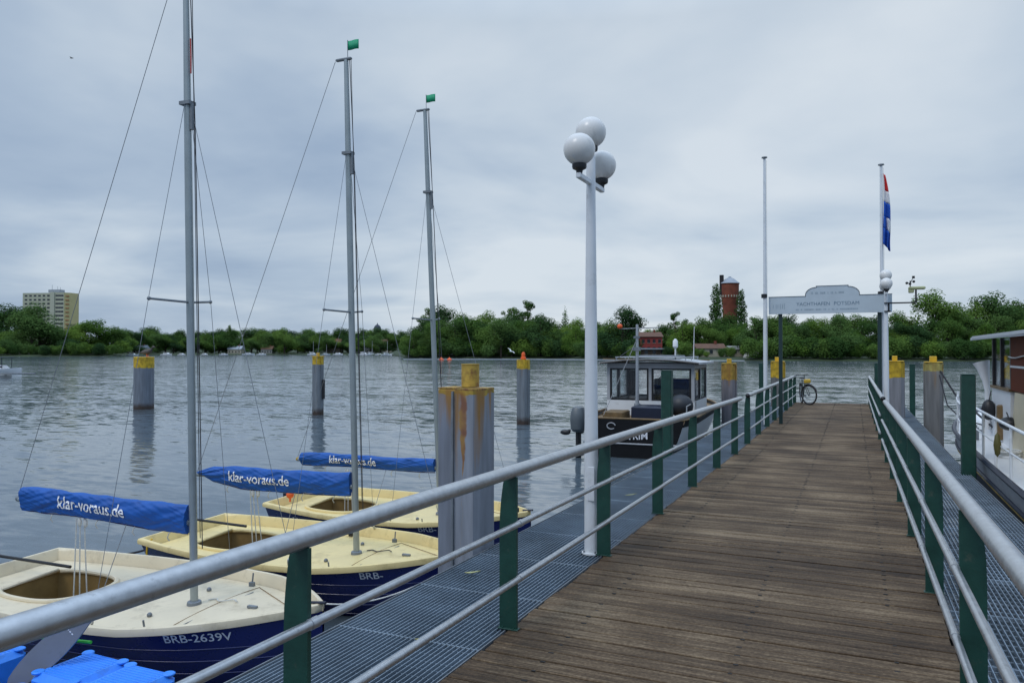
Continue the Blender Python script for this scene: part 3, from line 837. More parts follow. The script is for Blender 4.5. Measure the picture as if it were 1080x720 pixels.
def dinghy(label, x, y, deck, rot, heel, rake, boomrot, cov, lx, number, url, mast_x=0.0, boomz=1.24, coverlen=1.98, idx=0, txt=(.72, .80), bslope=-.02, MH=5.95):
    GR = 'blue and cream sailing dinghies along the grating'
    root = thing('sailing_dinghy', label, 'sailing boat', (x, y, 0), (heel, 0, rot), group=GR)
    xs = [-2.45 + 3.77 * i / 40 for i in range(41)]
    # hull skin
    mb = MB(); T = [0, .03, .08, .16, .28, .42, .58, .74, .88, 1.0]
    for sgn in (-1, 1):
        rows = []
        for xx in xs:
            k, g = kz(xx), gz(xx) - .056
            r = []
            for t in T:
                z = k + (g - k) * t; r.append((xx, sgn * hull_y(xx, z), z))
            rows.append(r if sgn < 0 else r[::-1])
        mb.grid(rows)
    # transom
    k, g = kz(xs[0]), gz(xs[0]) - .0
    sec = [(hull_y(xs[0], k + (g - k) * t), k + (g - k) * t) for t in T]
    mb.add([(xs[0], -yy, z) for yy, z in sec] + [(xs[0], yy, z) for yy, z in sec[::-1]], [tuple(range(2 * len(sec)))])
    hull = mb.build('hull', NAVY, root, fixn=True)
    # outline of the gunwale, clockwise
    dxs = [-2.45 + 3.77 * (1 - (1 - i / 48) ** 1.6) for i in range(49)]
    out = [(xx, -hb(xx)) for xx in dxs] + [(xx, hb(xx)) for xx in dxs[::-1]]
    nout = len(out)
    def ring(inset, dzv, bulge=0):
        r = []
        for (xx, yy) in out:
            l = math.hypot(hb(xx), .001); s = -1 if yy < 0 else 1
            x2 = xx; 
            if xx < -2.44: x2 = xx + inset
            if xx > 1.32 - inset * 1.6: x2 = 1.32 - inset * 1.6
            yv = max(.004, hb(xx) - inset) if xx < 1.3 else .004
            r.append((x2, s * yv, gz(xx) + dzv))
        return r
    gw = MB()
    rows = []
    for (ins, dzv) in ((0.004, -.060), (-.012, -.056), (-.014, -.022), (-.006, 0), (.016, .008), (.034, .004), (.046, -.02), (.070, -.115)):
        rows.append(ring(ins, dzv))
    gw.grid(rows, True, closed=True)
    gw.build('gunwale', deck, root, sharp=50, fixn=True)
    # deck with a cockpit opening
    cx0, ca, cb = -1.62, .50, .40
    dk = MB(); rows = []
    def dkz(xx, yy): return gz(min(max(xx, -2.4), 1.3)) - .112 + .045 * (1 - (yy / max(.1, hb(min(xx, 1.2)))) ** 2) * (1 if xx > -.3 else .6)
    outer = ring(.073, -.112)
    def ell(px_, py_):
        dx, dy = px_ - cx0, py_; l = math.hypot(dx, dy)
        dx, dy = dx / l, dy / l
        e = 2.6
        rr_ = (abs(dx / ca) ** e + abs(dy / cb) ** e) ** (-1 / e)
        return cx0 + dx * rr_, dy * rr_
    for t in (0, .25, .5, .75, 1):
        r = []
        for (ox, oy, oz) in outer:
            ix, iy = ell(ox, oy)
            if abs(oy) < .012: oy = math.copysign(.004, oy)
            xx, yy = ox + (ix - ox) * t, oy + (iy - oy) * t
            r.append((xx, yy, dkz(xx, yy) if t > 0 else dkz(xx, yy)))
        rows.append(r)
    dk.grid(rows, True, closed=True)
    dk.build('deck', deck, root, sharp=40, fixn=True)
    rim = [rows[-1][i] for i in range(nout)]
    rm = MB(); rm.path([(a, b_, c_ + .006) for a, b_, c_ in rim], .024, 8, closed=True); rm.build('cockpit_coaming', deck, root)
    ck = MB()
    ck.grid([[(a, b_, c_ - .004) for a, b_, c_ in rim], [(a, b_, c_ - .05) for a, b_, c_ in rim],
             [(cx0 + (a - cx0) * .93, b_ * .9, .16) for a, b_, c_ in rim]], True, closed=True)
    n0 = len(ck.v) - nout
    ck.f.append(tuple(range(n0, n0 + nout))); ck.sm.append(False)
    ck.build('cockpit_well', WELL, root, sharp=40)
    rcl = random.Random(80 + idx)
    q = MB(); pp = [(-1.45 + (.13 + .03 * math.sin(k * 1.3)) * math.cos(k * .62) + rcl.uniform(-.01, .01), -.12 + .12 * math.sin(k * .62), .175 + .002 * k) for k in range(34)]; q.path(pp, .011, 5); q.build('sheet_coil', ROPEW, root)
    # seams and small fittings of the fore deck
    fit = MB()
    fit.tube((.28, -.42, dkz(.28, -.42) + .004), (.28, .42, dkz(.28, .42) + .004), .004, n=6)
    fit.box((.62, 0, dkz(.62, 0) + .012), (.09, .03, .02))
    for sg in (-1, 1):
        fit.box((.1, sg * .62, dkz(.1, .62) + .02), (.05, .03, .04)); fit.tube((.1, sg * .62, dkz(.1, .62)), (.1, sg * .64, dkz(.1, .62) + .12), .008, n=6)
        fit.ball((-.15, sg * .34, dkz(-.15, .34) + .015), .022, 8, 6)
    fit.build('deck_fitting', GALVD, root)
    # hull strakes, deck seams, coiled line, cleats
    sk = MB()
    for zz in (.05, .17, .29, .40):
        for sg in (-1, 1): sk.path([(xx, sg * (hull_y(xx, zz) + .002), zz) for xx in xs if kz(xx) < zz - .05 and xx < 1.15], .0045, 5)
    sk.build('hull_strake', NAVY, hull)
    SEAM = mat('deck_seam', (.22, .13, .06), .7)
    for (a, b) in (((.20, -.60), (1.0, -.03)), ((.20, .60), (1.0, .03)), ((.20, -.60), (.20, .60)), ((-.95, -.62), (-.95, .62))):
        sm_ = MB(); sm_.path([(a[0] + (b[0] - a[0]) * t / 8, a[1] + (b[1] - a[1]) * t / 8, dkz(a[0] + (b[0] - a[0]) * t / 8, a[1] + (b[1] - a[1]) * t / 8) + .002) for t in range(9)], .0035, 5); sm_.build('deck_seam', SEAM, root)
    cl_ = MB(); rc = random.Random(60 + idx); pts = []
    for k in range(16):
        a = k * .7; px_, py_ = .06 + k * .022, .10 + .03 * math.sin(a) + rc.uniform(0, .015)
        pts.append((px_, py_, dkz(px_, py_) + .010 + .0006 * k))
    cl_.path(pts, .006, 5); cl_.build('loose_line', ROPED if idx else ROPEW, root)
    for sg in (-1, 1):
        k_ = MB(); k_.box((-.55, sg * (hb(-.55) - .16), gz(-.55) - .08), (.05, .025, .03)); k_.tube((-.63, sg * (hb(-.55) - .16), gz(-.55) - .06), (-.47, sg * (hb(-.55) - .16), gz(-.55) - .06), .010, n=6); k_.build('cleat', BLACK, root)
        k_ = MB(); k_.ball((-.28, sg * (hb(-.28) - .05), gz(-.28) + .03), .014, 8, 6, (1, 1, 3)); k_.build('shroud_turnbuckle', GALV, root)
    bf = MB(); zb = gz(1.2)
    bf.box((1.08, .03, zb - .055), (.14, .09, .03)); bf.tube((1.05, .04, zb - .05), (1.05, .04, zb + .06), .022, n=8); bf.tube((1.13, .02, zb - .05), (1.13, .02, zb + .03), .022, n=8)
    bf.tube((1.22, -.02, zb + .015), (1.36, -.02, zb + .03), .012, n=6)
    bf.build('bow_cleat', NAVY_D, root)
    # mast and rigging
    zb = dkz(0, 0)
    def mp(h): return Vector((-rake * (h - zb), 0, h))
    ms = MB()
    prof = [(.046, .058), (.046, .058)]
    rings = []
    for h in (zb, 2.0, 4.0, 5.0, MH):
        c_ = mp(h); k = 1.0 if h < 4.5 else (.9 if h < 5.5 else .72)
        rings.append([(c_.x +  .036 * k * math.cos(a), c_.y + .029 * k * math.sin(a), c_.z) for a in [2 * math.pi * i / 16 for i in range(16)]])
    ms.grid(rings, True, closed=True)
    ms.f.append(tuple(len(ms.v) - 16 + i for i in range(16))); ms.sm.append(False)
    mast = ms.build('mast', ALU, root)
    st = MB(); st.lathe([(.062, 0), (.058, .03), (.048, .036)], (0, 0, zb - .004), 16); st.build('mast_step', GALVD, mast)
    top = mp(MH)
    cr = MB(); cr.rbox((top.x - .03, 0, MH + .008), (.20, .04, .028), .008); cr.build('mast_crane', GALVD, mast)
    wv = MB(); wv.tube((top.x + .02, 0, MH + .02), (top.x + .02, 0, MH + .21), .004, n=6); wv.build('pennant_staff', GALVD, mast)
    pn = MB(); pr = [[(top.x + .02 + .14 * i / 6, .006 * math.sin(i * 1.1), MH + .20 - .10 * j) for j in range(2)] for i in range(7)]
    pn.grid(pr); po = pn.build('wind_pennant', PENN, mast); po.modifiers.new('thickness', 'SOLIDIFY').thickness = .003
    zs = 3.13
    spc = mp(zs)
    for sg in (-1, 1):
        s_ = MB(); s_.tube((spc.x, sg * .03, zs), (spc.x - .10, sg * .35, zs + .02), .010, n=8); s_.ball((spc.x - .10, sg * .35, zs + .02), .017, 8, 6)
        s_.build('spreader', GALVD, mast)
    hd = mp(4.85)
    hf = MB(); hf.box((hd.x, 0, 4.85), (.11, .085, .03)); hf.tube((hd.x + .048, 0, 4.62), (hd.x + .048, 0, 4.85), .020, n=8); hf.build('hounds', GALVD, mast)
    for sg in (-1, 1):
        sh = MB(); sh.path([(hd.x, sg * .03, 4.85), (spc.x - .10, sg * .355, zs + .02), (-.28, sg * (hb(-.28) - .05), gz(-.28))], .0024, 5); sh.build('shroud', WIRE, root)
    fs = MB(); fs.path([(hd.x + .06, 0, 4.74), (1.10, 0, gz(1.1) + .02)], .0026, 5)
    fs.build('forestay', WIRE, root)
    hal = MB(); hal.path([(top.x + .045, .0, MH), (hd.x + .075, .01, 4.6), (.075, .02, 1.0)], .0045, 5); hal.path([(top.x + .05, .02, MH), (.085, -.015, 1.1)], .0035, 5)
    hal.build('halyard', ROPED, root)
    if idx == 0:
        rd = MB(); rd.path([(hd.x + .052, -.012, 5.10), (hd.x + .056, -.014, 5.25), (hd.x + .05, -.012, 5.40)], .006, 6); rd.build('red_halyard', REDP, root)
    # boom under its cover
    br = Matrix.Rotation(boomrot, 3, 'Z')
    bl = coverlen
    gp = mp(boomz)
    def bp(s, yy, zz): 
        v = br @ Vector((-.05 - s * bl, yy, 0)); return (gp.x + v.x, gp.y + v.y, boomz + zz + bslope * s)
    bo = MB(); bo.tube(bp(-.01, 0, -.03), bp(1.03, 0, -.02 + (.05 if cov == 'point' else 0)), .026, n=12)
    boom = bo.build('boom', ALU, root)
    ec = MB(); ec.ball(bp(1.03, 0, -.015 + (.05 if cov == 'point' else 0)), .030, 8, 6); ec.build('boom_end', YELLOWO if idx == 2 else GALVD, boom)
    hh, zcn = cover_shape(cov)
    rr_ = random.Random(20 + idx)
    ph = [rr_.uniform(0, 6) for _ in range(6)]
    def wr(s, v):
        n_ = noise.noise(Vector((s * 5.5, v * .8, 3.1 + idx * 9))) * .020
        n_ += noise.noise(Vector((s * 17 + v * 3.2, v * .9, 7.7 + idx * 5))) * .013
        n_ += (1 - abs(noise.noise(Vector((s * 26 - v * 5.0, v * 1.1, 1.3 + idx * 4)))) * 2) * .007
        return n_ - .006
    def cy(s, v):     # half thickness at relative height v in -1..1
        top_ = 1 - .25 * max(0, v)
        return (.050 * max(0, 1 - max(0, v) ** 2.4) ** .5 if v > 0 else .050 * (1 - .78 * (-v) ** 1.2)) + .004
    cvm = MB(); nS, nV = 150, 26
    rows = []
    for i in range(nS + 1):
        s = i / nS; h_, z_ = hh(s), zcn(s); r = []
        for side in (-1, 1):
            for j in range(nV + 1):
                v = -1 + 2 * j / nV if side < 0 else 1 - 2 * j / nV
                yy = side * (cy(s, v)) + wr(s, v)
                zz = z_ + v * h_ + (.004 * math.sin(s * 17 + ph[3]) + .003 * math.sin(s * 41 + ph[4])) * (1 if v > .5 else 0) + ((.006 * math.sin(s * 13 + ph[5]) + .005 * abs(math.sin(s * 24 + ph[4]))) if v < -.5 else 0)
                r.append(bp(s, yy, zz))
        rows.append(r)
    cvm.grid(rows, True, closed=True)
    n = len(rows[0])
    cvm.f.append(tuple(range(n))); cvm.sm.append(False)
    cvm.f.append(tuple(len(cvm.v) - n + i for i in range(n))[::-1]); cvm.sm.append(False)
    cvo = cvm.build('sail_cover', COVER, root, sharp=60, fixn=True)
    hm = MB(); hm.path([bp(i / 60, wr(i / 60, -.96) * 1.0, zcn(i / 60) - hh(i / 60) * .985 - .004) for i in range(61)], .007, 6); hm.build('hem', NAVY, cvo)
    for sv in (.10, .30, .52, .80):
        tg = MB(); zl = zcn(sv) - hh(sv); tg.path([bp(sv, .02, zl + .01), bp(sv, -.022, zl - .015), bp(sv + .01, -.018, zl - .055), bp(sv + .006, .0, zl - .085)], .005, 5); tg.build('cover_tie', ROPEW, cvo)
    # writing on the cover, on both sides as made
    vs, fsx = text2d('klar-voraus.de', txt[1], .010, 0, 1.14)
    tx = MB(); pts = []
    for u, v in vs:
        s = txt[0] - u / bl
        zz = v - .042
        vv = max(-.9, min(.9, (zz) / hh(s)))
        pts.append(bp(s, -cy(s, vv) + wr(s, vv) - .007, zz + zcn(s)))
    tx.add(pts, fsx); tx.build('lettering', LETTER, cvo)
    # topping lift, main sheet
    tl = MB(); tl.path([(top.x - .14, 0, MH), bp(1.03, 0, .02)], .003, 5); tl.build('topping_lift', WIRE, root)
    sm = MB()
    for dx in (.0, .055, .10):
        a = bp(.62 + dx * .3, .02 - dx * .3, -.12); sm.path([a, (a[0] * .985 - .02, .02 - dx, .34)], .006, 5)
    for dx in (0, .09):
        a = bp(.60 + dx * .4, 0, -.16); sm.ball(a, .03, 8, 6, (.8, .5, 1.4))
    sm.build('main_sheet', ROPEW, root)
    lz = MB()
    a = bp(.35, 0, -.10); lz.path([a, (a[0] - .02, -.3, gz(-.7) - .05)], .0035, 5); lz.build('lazy_line', WIRE, root)
    # rudder and tiller
    tr = MB(); tr.tube((-2.62, .06, gz(-2.4) + .07), (-1.62, .12, gz(-2) + .045), .016, n=8); tr.rbox((-2.62, .06, gz(-2.4) + .065), (.16, .07, .06), .012); tr.build('tiller', BLACK, root)
    ru = MB(); ru.rbox((-2.60, .06, .38), (.24, .06, .44), .012); ru.rbox((-2.66, .06, -.1), (.30, .03, .7), .01); ru.build('rudder', NAVY_D, root)
    # numbers on the near side
    def on_hull(body, xs0, zz, wdt, m, off=.008):
        vs, fs_ = text2d(body, wdt, off)
        q = MB(); q.add([(xs0 + u, -hull_y(xs0 + u, zz + v) - .004, zz + v) for u, v in vs], fs_); q.build('lettering', m, hull)
    if number: on_hull(number[0], number[1], .47, number[2], LETTERG)
    if url: on_hull('klar-voraus.de', url, .37, .85, LETTERG)
    return root
dinghy('nearest sailing dinghy with white-cream deck and registration number on its blue bow', -5.22, 4.90, CREAM, .06, R(1.0), .008, .02, 'square', 0, ('BRB-2639V', .33, .45), None, idx=0, txt=(.74, .80), boomz=1.25, bslope=.06)
dinghy('middle sailing dinghy with yellow-cream deck, its sail cover tapering to a point', -4.92, 6.84, YCREAM, .03, R(1.2), .014, .08, 'point', 0, ('BRB-', .45, .20), -1.86, idx=1, txt=(.78, .80), boomz=1.27, MH=5.86)
dinghy('farthest sailing dinghy with yellow-cream deck, partly behind the paired steel pile', -5.08, 8.95, YCREAM, .0, R(1.5), .030, .02, 'thin', 0, ('BRB-', .10, .22), -1.9, idx=2, txt=(.76, .78), boomz=1.17, coverlen=2.22)

# small coloured straps and lines on the dinghies' sterns
q = MB(); q.ball((-7.36, 8.62, .66), .055, 10, 8); q.tube((-7.36, 8.62, .56), (-7.36, 8.62, .68), .014, n=6)
o = q.build('marker_float', ORANGE); tag(o, 'small orange float lying on the stern of the farthest dinghy', 'float')

q = MB(); q.path([(-7.20, 6.14, .60), (-7.19, 6.07, .57), (-7.18, 6.055, .46), (-7.16, 6.05, .36)], .012, 6)
o = q.build('strap', YELLOW); tag(o, 'short yellow strap hanging over the stern corner of the middle dinghy', 'strap')
# mooring ropes between dinghies and grating
def rope(label, pts, r=.008, m=None, name='mooring_rope', sag=0.08):
    a, b = Vector(pts[0]), Vector(pts[-1]); n = 12; out = []
    if len(pts) == 2:
        for i in range(n + 1):
            t = i / n; p = a.lerp(b, t); p.z -= sag * 4 * t * (1 - t); out.append(p)
    else: out = pts
    q = MB(); q.path(out, r, 6); o = q.build(name, m or ROPEW); tag(o, label, 'rope'); return o
rope('pale mooring rope from the nearest dinghy bow to the grating', [(-3.98, 5.00, .66), (-3.03, 5.25, .93)], .006)
rope('dark mooring rope from the middle dinghy stern to the nearest dinghy', [(-7.40, 6.40, .45), (-7.7, 5.6, .55)], .012, ROPED)

# ------------------------------------------------------------------ blue floats, rudder blade, green pole
def floats():
    GR = 'blue plastic float cubes'
    specs = [(-6.00, 3.58, 'bright blue float cube at the left edge, left of the grey blade'),
             (-4.98, 3.66, 'bright blue float cube right of the grey blade tip'),
             (-4.50, 3.64, 'bright blue float cube nearest the dinghy bow'),
             (-6.00, 3.09, None), (-5.51, 3.09, None), (-4.98, 3.16, None), (-4.50, 3.14, None)]
    first = None
    for i, (x, y, lab) in enumerate(specs):
        if first is None:
            first = thing('float_cube', lab, 'float', (x, y, 0), group=GR)
            mb = MB(); mb.rbox((0, 0, .235), (.465, .465, .41), .045)
            mb.build('body', FLOATB, first)
            rb = MB()
            for k in range(-6, 7): rb.rbox((0, k * .03, .441), (.34, .010, .008), .003)
            rb.build('ribs', FLOATB, first)
            for (sx, sy) in ((-1, -1), (1, -1), (1, 1), (-1, 1)):
                lg = MB(); lg.lathe([(.042, .0), (.043, .010), (.036, .015), (.016, .015), (.0, .010)], (sx * .185, sy * .185, .432), 14); lg.build('lug', FLOATB, first)
            o = first
        else:
            o = copy_tree(first); o.location = (x, y, .045 if i in (1, 2) else 0)
            o['label'] = lab or 'bright blue float cube in the row nearest the camera'
        o.rotation_euler = (0, 0, random.uniform(-.03, .03))
floats()
def blade():
    root = thing('rudder_blade', 'grey leaf-shaped rudder blade leaning between the blue float cubes', 'rudder blade', (-5.42, 3.42, .34))
    poly = [(0, 0)]
    Lb = .86
    for k in range(1, 15):
        t = k / 14; w = .080 * math.sin(math.pi * min(t, .86) ** .72) + .02; poly.append((-w * .85, t * Lb))
    rgt = []
    for k in range(1, 15):
        t = k / 14; w = .085 * math.sin(math.pi * min(t, .9) ** .85) + .02; rgt.append((w, t * Lb))
    poly = [(0, 0)] + rgt + poly[1:][::-1]
    mb = MB(); mb.prism(poly, lambda u, v, h: (u, h, v), -.011, .011)
    o = mb.build('blade', mat('grey_blade', (.19, .20, .22), .45, var=.08, dirt=((.12, .13, .13), 6, .55, .75)), root, fixn=True)
    o2 = MB(); o2.rbox((0.03, 0, Lb - .02), (.12, .03, .07), .008); o2.build('stock', ALU, root)
    d = MB()
    for k in range(4): d.box((-.03 + k * .022, -.0125, .56), (.012, .003, .007))
    d.build('mark', LETTER, o)
    root.rotation_euler = (R(-12), R(45), R(18))
blade()
q = MB(); q.tube((-6.2, 3.55, .60), (-5.0, 3.75, .62), .012, n=8); o = q.build('boat_hook', mat('lime_green', (.05, .45, .04), .4)); tag(o, 'lime green pole lying across the blue float cubes', 'pole')

# ------------------------------------------------------------------ work boat with a wheelhouse
def workboat():
    # local frame: +y forward; origin at the middle of the transom on the water
    root = thing('motorboat', 'white motorboat with glazed wheelhouse and black stern behind the lamp post', 'motorboat', (-5.15, 18.9, 0), (0, 0, R(2)))
    root.scale = (1.09, 1, 1)
    Lh = 8.5
    def hbm(y): return 1.36 * (1 - max(0, (y - 4.6) / 3.9) ** 2.2) * (1 - .12 * max(0, (1.2 - y) / 1.2)) + .01
    def gm(y): return .98 + .16 * (y / Lh) ** 2
    def hy(y, z): return hbm(y) * max(.0, min(1, (z + .45) / (gm(y) + .45))) ** .30
    ysx = [Lh * i / 28 for i in range(29)]
    def skin(z0f, z1f, name, m, out=0):
        mb = MB()
        for sg in (-1, 1):
            rows = []
            for yy in ysx:
                za, zb = z0f(yy), z1f(yy)
                r = [(sg * (hy(yy, za + (zb - za) * t) + out), yy, za + (zb - za) * t) for t in (0, .2, .4, .6, .8, 1)]
                rows.append(r if sg > 0 else r[::-1])
            mb.grid(rows)
        return mb.build(name, m, root, fixn=False)
    skin(lambda y: -.44, lambda y: .22, 'lower_hull', BLACKH)
    skin(lambda y: .22, lambda y: gm(y) - .16, 'hull', BOATW, .0)
    skin(lambda y: gm(y) - .16, lambda y: gm(y), 'sheer_strake', BLACKH, .012)
    tr = MB(); zz = [-.44 + (gm(0) + .44) * t for t in (0, .15, .3, .5, .7, .85, 1)]
    tr.add([(-hy(0, z), -.002, z) for z in zz] + [(hy(0, z), -.002, z) for z in zz[::-1]], [tuple(range(14))])
    tro = tr.build('transom', BLACKH, root, fixn=True)
    rb = MB(); rb.tube((-1.18, -.012, .36), (1.20, -.012, .36), .02, n=8); rb.build('rub_strip', BOATG, tro)
    cp = MB(); cp.rbox((0, .05, gm(0) + .012), (2.36, .12, .04), .01)
    for sg in (-1, 1):
        cp.path([(sg * (hbm(y) - .03), y, gm(y) + .015) for y in ysx[:-1]], .03, 6)
    cp.build('wooden_rail', WOODB, root)
    dk = MB(); rows = [[(-hbm(y) + .02, y, gm(y) - .10), (0, y, gm(y) - .07), (hbm(y) - .02, y, gm(y) - .10)] for y in ysx]
    dk.grid(rows); dk.build('deck', WOODB, root)
    vs, fs = text2d('SYRIM', .58, .012)
    q = MB(); q.add([(-.22 + u, -.006, .46 + v * 1.1 + .06 * u) for u, v in vs], fs); q.build('lettering', LETTERG, tro)
    q = MB(); q.path([(-.50 + .10 * math.cos(a), -.012, .80 + .08 * math.sin(a)) for a in [R(10 + 16 * k) for k in range(20)]], .014, 6, caps=True); q.build('emblem_ring', BOATG, tro)
    # after deck fittings
    h = MB(); h.rbox((.25, 1.15, gm(1) + .10), (.85, .95, .36), .03); h.build('hatch', NAVY_D, root)
    h = MB(); h.rbox((-.55, .75, gm(1) + .04), (.5, .8, .22), .02); h.build('locker', WOODB, root)
    # wheelhouse
    x0, x1, y0, y1 = -1.13, 1.13, 2.15, 4.55
    zb, zs, zw, zt = .90, 1.33, 2.24, 2.38
    wl = MB()
    t = .05
    wl.bb(x0, x1, y0, y0 + t, zb, zs); wl.bb(x0, x1, y1 - t, y1, zb, zs); wl.bb(x0, x0 + t, y0 + t, y1 - t, zb, zs); wl.bb(x1 - t, x1, y0 + t, y1 - t, zb, zs)
    wl.build('wheelhouse_wall', BOATW, root)
    wp = MB()
    pw = .075
    for (a, b) in ((x0, y0), (x1 - pw, y0), (x0, y1 - pw), (x1 - pw, y1 - pw), (-.03, y0), (-.03, y1 - pw), (x1 - pw, 3.3), (x0, 3.3)):
        wp.bb(a, a + pw, b, b + pw, zs, zw)
    wp.bb(x0, x1, y0, y0 + pw, zw, zt); wp.bb(x0, x1, y1 - pw, y1, zw, zt); wp.bb(x0, x0 + pw, y0 + pw, y1 - pw, zw, zt); wp.bb(x1 - pw, x1, y0 + pw, y1 - pw, zw, zt)
    wp.build('window_pillars', BOATG, root)
    for (a, b, yy, nm) in ((x0 + pw, -.03, y0 + .03, 'w'), (-.03 + pw, x1 - pw, y0 + .03, 'w'), (x0 + pw, -.03, y1 - .045, 'w'), (-.03 + pw, x1 - pw, y1 - .045, 'w')):
        f = MB(); k = .05
        f.bb(a + .002, b - .002, yy - .02, yy + .02, zs + .002, zs + k); f.bb(a + .002, b - .002, yy - .02, yy + .02, zw - k, zw - .002); f.bb(a + .002, a + k, yy - .02, yy + .02, zs + k, zw - k); f.bb(b - k, b - .002, yy - .02, yy + .02, zs + k, zw - k)
        fo = f.build('window_frame', BLACK, root)
        g = MB(); g.bb(a + k, b - k, yy - .004, yy + .004, zs + k, zw - k); g.build('pane', GLASS, fo)
    for xx in (x0 + .03, x1 - .03):
        for (a, b) in ((y0 + pw, 3.3), (3.3 + pw, y1 - pw)):
            f = MB(); k = .05
            f.bb(xx - .02, xx + .02, a + .002, b - .002, zs + .002, zs + k); f.bb(xx - .02, xx + .02, a + .002, b - .002, zw - k, zw - .002); f.bb(xx - .02, xx + .02, a + .002, a + k, zs + k, zw - k); f.bb(xx - .02, xx + .02, b - k, b - .002, zs + k, zw - k)
            fo = f.build('window_frame', BLACK, root)
            g = MB(); g.bb(xx - .004, xx + .004, a + k, b - k, zs + k, zw - k); g.build('pane', GLASS, fo)
    q = MB(); q.box((x1 + .004, 2.62, 2.02), (.008, .36, .22)); q.build('yellow_notice', YELLOW, root)
    # inside: console, seat back, curtain
    q = MB(); q.rbox((.35, 4.0, 1.40), (1.1, .5, 1.0), .03); q.build('console', BLACK, root)
    q = MB(); q.rbox((.62, 3.2, 1.55), (.45, .12, .7), .03); q.rbox((.62, 2.98, 1.25), (.45, .45, .1), .03); q.build('helm_seat', NAVY_D, root)
    q = MB(); q.path([(.1 + .19 * math.cos(R(20 * k)), 3.70, 1.78 + .19 * math.sin(R(20 * k))) for k in range(18)], .014, 6, closed=True); q.build('steering_wheel', BLACK, root)
    q = MB(); rows = [[(-.72 + .03 * math.sin(j * 1.7) + (.10 if i < 2 else 0) * (j / 9.), 2.32 + .03 * math.sin(j * 2.3), 2.18 - i * .16) if False else (-.62 + .032 * j, 2.34 + .025 * math.sin(j * 2.2), 2.18 - i * .17) for j in range(10)] for i in range(5)]
    q.grid(rows); o = q.build('curtain', mat('dark_curtain', (.03, .025, .025), .9), root); o.modifiers.new('thickness', 'SOLIDIFY').thickness = .006
    # roof
    rf = MB(); rows = []
    for i in range(13):
        s = -1 + 2 * i / 12; rows.append([(s * 1.30, yy, zt + .03 + .10 * (1 - s * s)) for yy in (y0 - .22, y0 - .2, 3.3, y1 + .28, y1 + .3)])
    top = [[p for p in r] for r in rows]
    rf.grid(top); rf.grid([[(p[0], p[1], p[2] - .055) for p in r][::-1] for r in top])
    for e in (0, -1): rf.add([top[e][0], top[e][-1], (top[e][-1][0], top[e][-1][1], top[e][-1][2] - .055), (top[e][0][0], top[e][0][1], top[e][0][2] - .055)], [(0, 1, 2, 3)])
    for e in (0, -1):
        for i in range(12):
            a, b = top[i][e], top[i + 1][e]; rf.add([a, b, (b[0], b[1], b[2] - .055), (a[0], a[1], a[2] - .055)], [(0, 1, 2, 3)])
    ro = rf.build('roof', mat('cabin_roof', (.40, .42, .44), .5, var=.1), root, fixn=True)
    q = MB(); q.path([(-1.27, y0 - .235, zt + .0), (-.6, y0 - .235, zt + .075), (0, y0 - .235, zt + .098), (.6, y0 - .235, zt + .075), (1.27, y0 - .235, zt + .0)], .028, 6); q.build('roof_edge', BLACK, ro)
    q = MB()
    for xx in (-.9, .9):
        q.tube((xx, y0, zt + .17), (xx, y1, zt + .17), .016, n=6)
        for yy in (y0 + .1, 3.3, y1 - .1): q.tube((xx, yy, zt + .06), (xx, yy, zt + .17), .012, n=6)
    q.tube((-.9, y0 + .1, zt + .17), (.9, y0 + .1, zt + .17), .016, n=6)
    q.build('roof_rail', BOATG, ro)
    q = MB(); q.rbox((.1, 3.2, zt + .19), (1.1, 1.3, .06), .015); q.build('roof_box', GALVD, ro)
    q = MB(); q.tube((.52, 3.0, zt + .1), (.52, 3.0, zt + .45), .02, n=8); q.lathe([(.03, 0), (.07, .05), (.065, .22), (.02, .28)], (.52, 3.0, zt + .42), 14); q.build('searchlight', BOATW, ro)
    q = MB(); q.tube((.98, 3.1, zt + .1), (1.0, 3.1, zt + 1.05), .013, .007, n=6); q.build('antenna', BOATW, ro)
    q = MB(); q.path([(-1.2, 2.0, zt + .12), (1.2, 4.6, zt + .06)], .02, 6); q.build('boat_pole', WOODB, ro)
    # stern mast
    q = MB(); q.tube((-.16, 1.35, .9), (-.16, 1.35, 3.45), .05, .032, n=12); q.tube((-.16, 1.35, .95), (-.16, 1.35, 1.30), .085, n=12)
    ma = q.build('mast', GALV, root)
    q = MB(); q.tube((-.60, 1.35, 3.33), (.42, 1.35, 3.36), .014, n=6); q.box((-.16, 1.30, 3.10), (.14, .10, .06)); q.box((-.16, 1.30, 2.78), (.18, .12, .10)); q.build('crosstree', GALVD, ma)
    q = MB(); q.ball((-.60, 1.35, 3.40), .07, 10, 8); q.build('mast_lamp', ORANGE, ma)
    q = MB(); q.path([(-.18, 1.33, 3.0), (-.75, .25, 1.05)], .008, 5); q.path([(-.16, 1.33, 2.9), (-1.0, 2.1, 2.4)], .008, 5); q.build('stay', WIRE, ma)
    # round black fender on the after deck, side rail and door hardware
    q = MB(); q.ball((.95, 1.15, gm(1) + .30), .30, 18, 12); q.build('round_fender', mat('black_fender', (.015, .018, .024), .5), root)
    q = MB(); q.path([(1.20, .4, gm(0) + .02), (1.20, .4, gm(0) + .34), (1.20, 1.9, gm(0) + .38), (1.20, 1.9, gm(0) + .05)], .014, 6); q.build('side_rail', GALV, root)
    q = MB(); q.path([(-1.16, .1, gm(0) + .02), (-.98, .12, gm(0) + .42), (-.95, .2, gm(0) + .02)], .03, 6); q.build('stern_bracket', BOATW, root)
    # outboard motor on the transom
    q = MB()
    rows = []
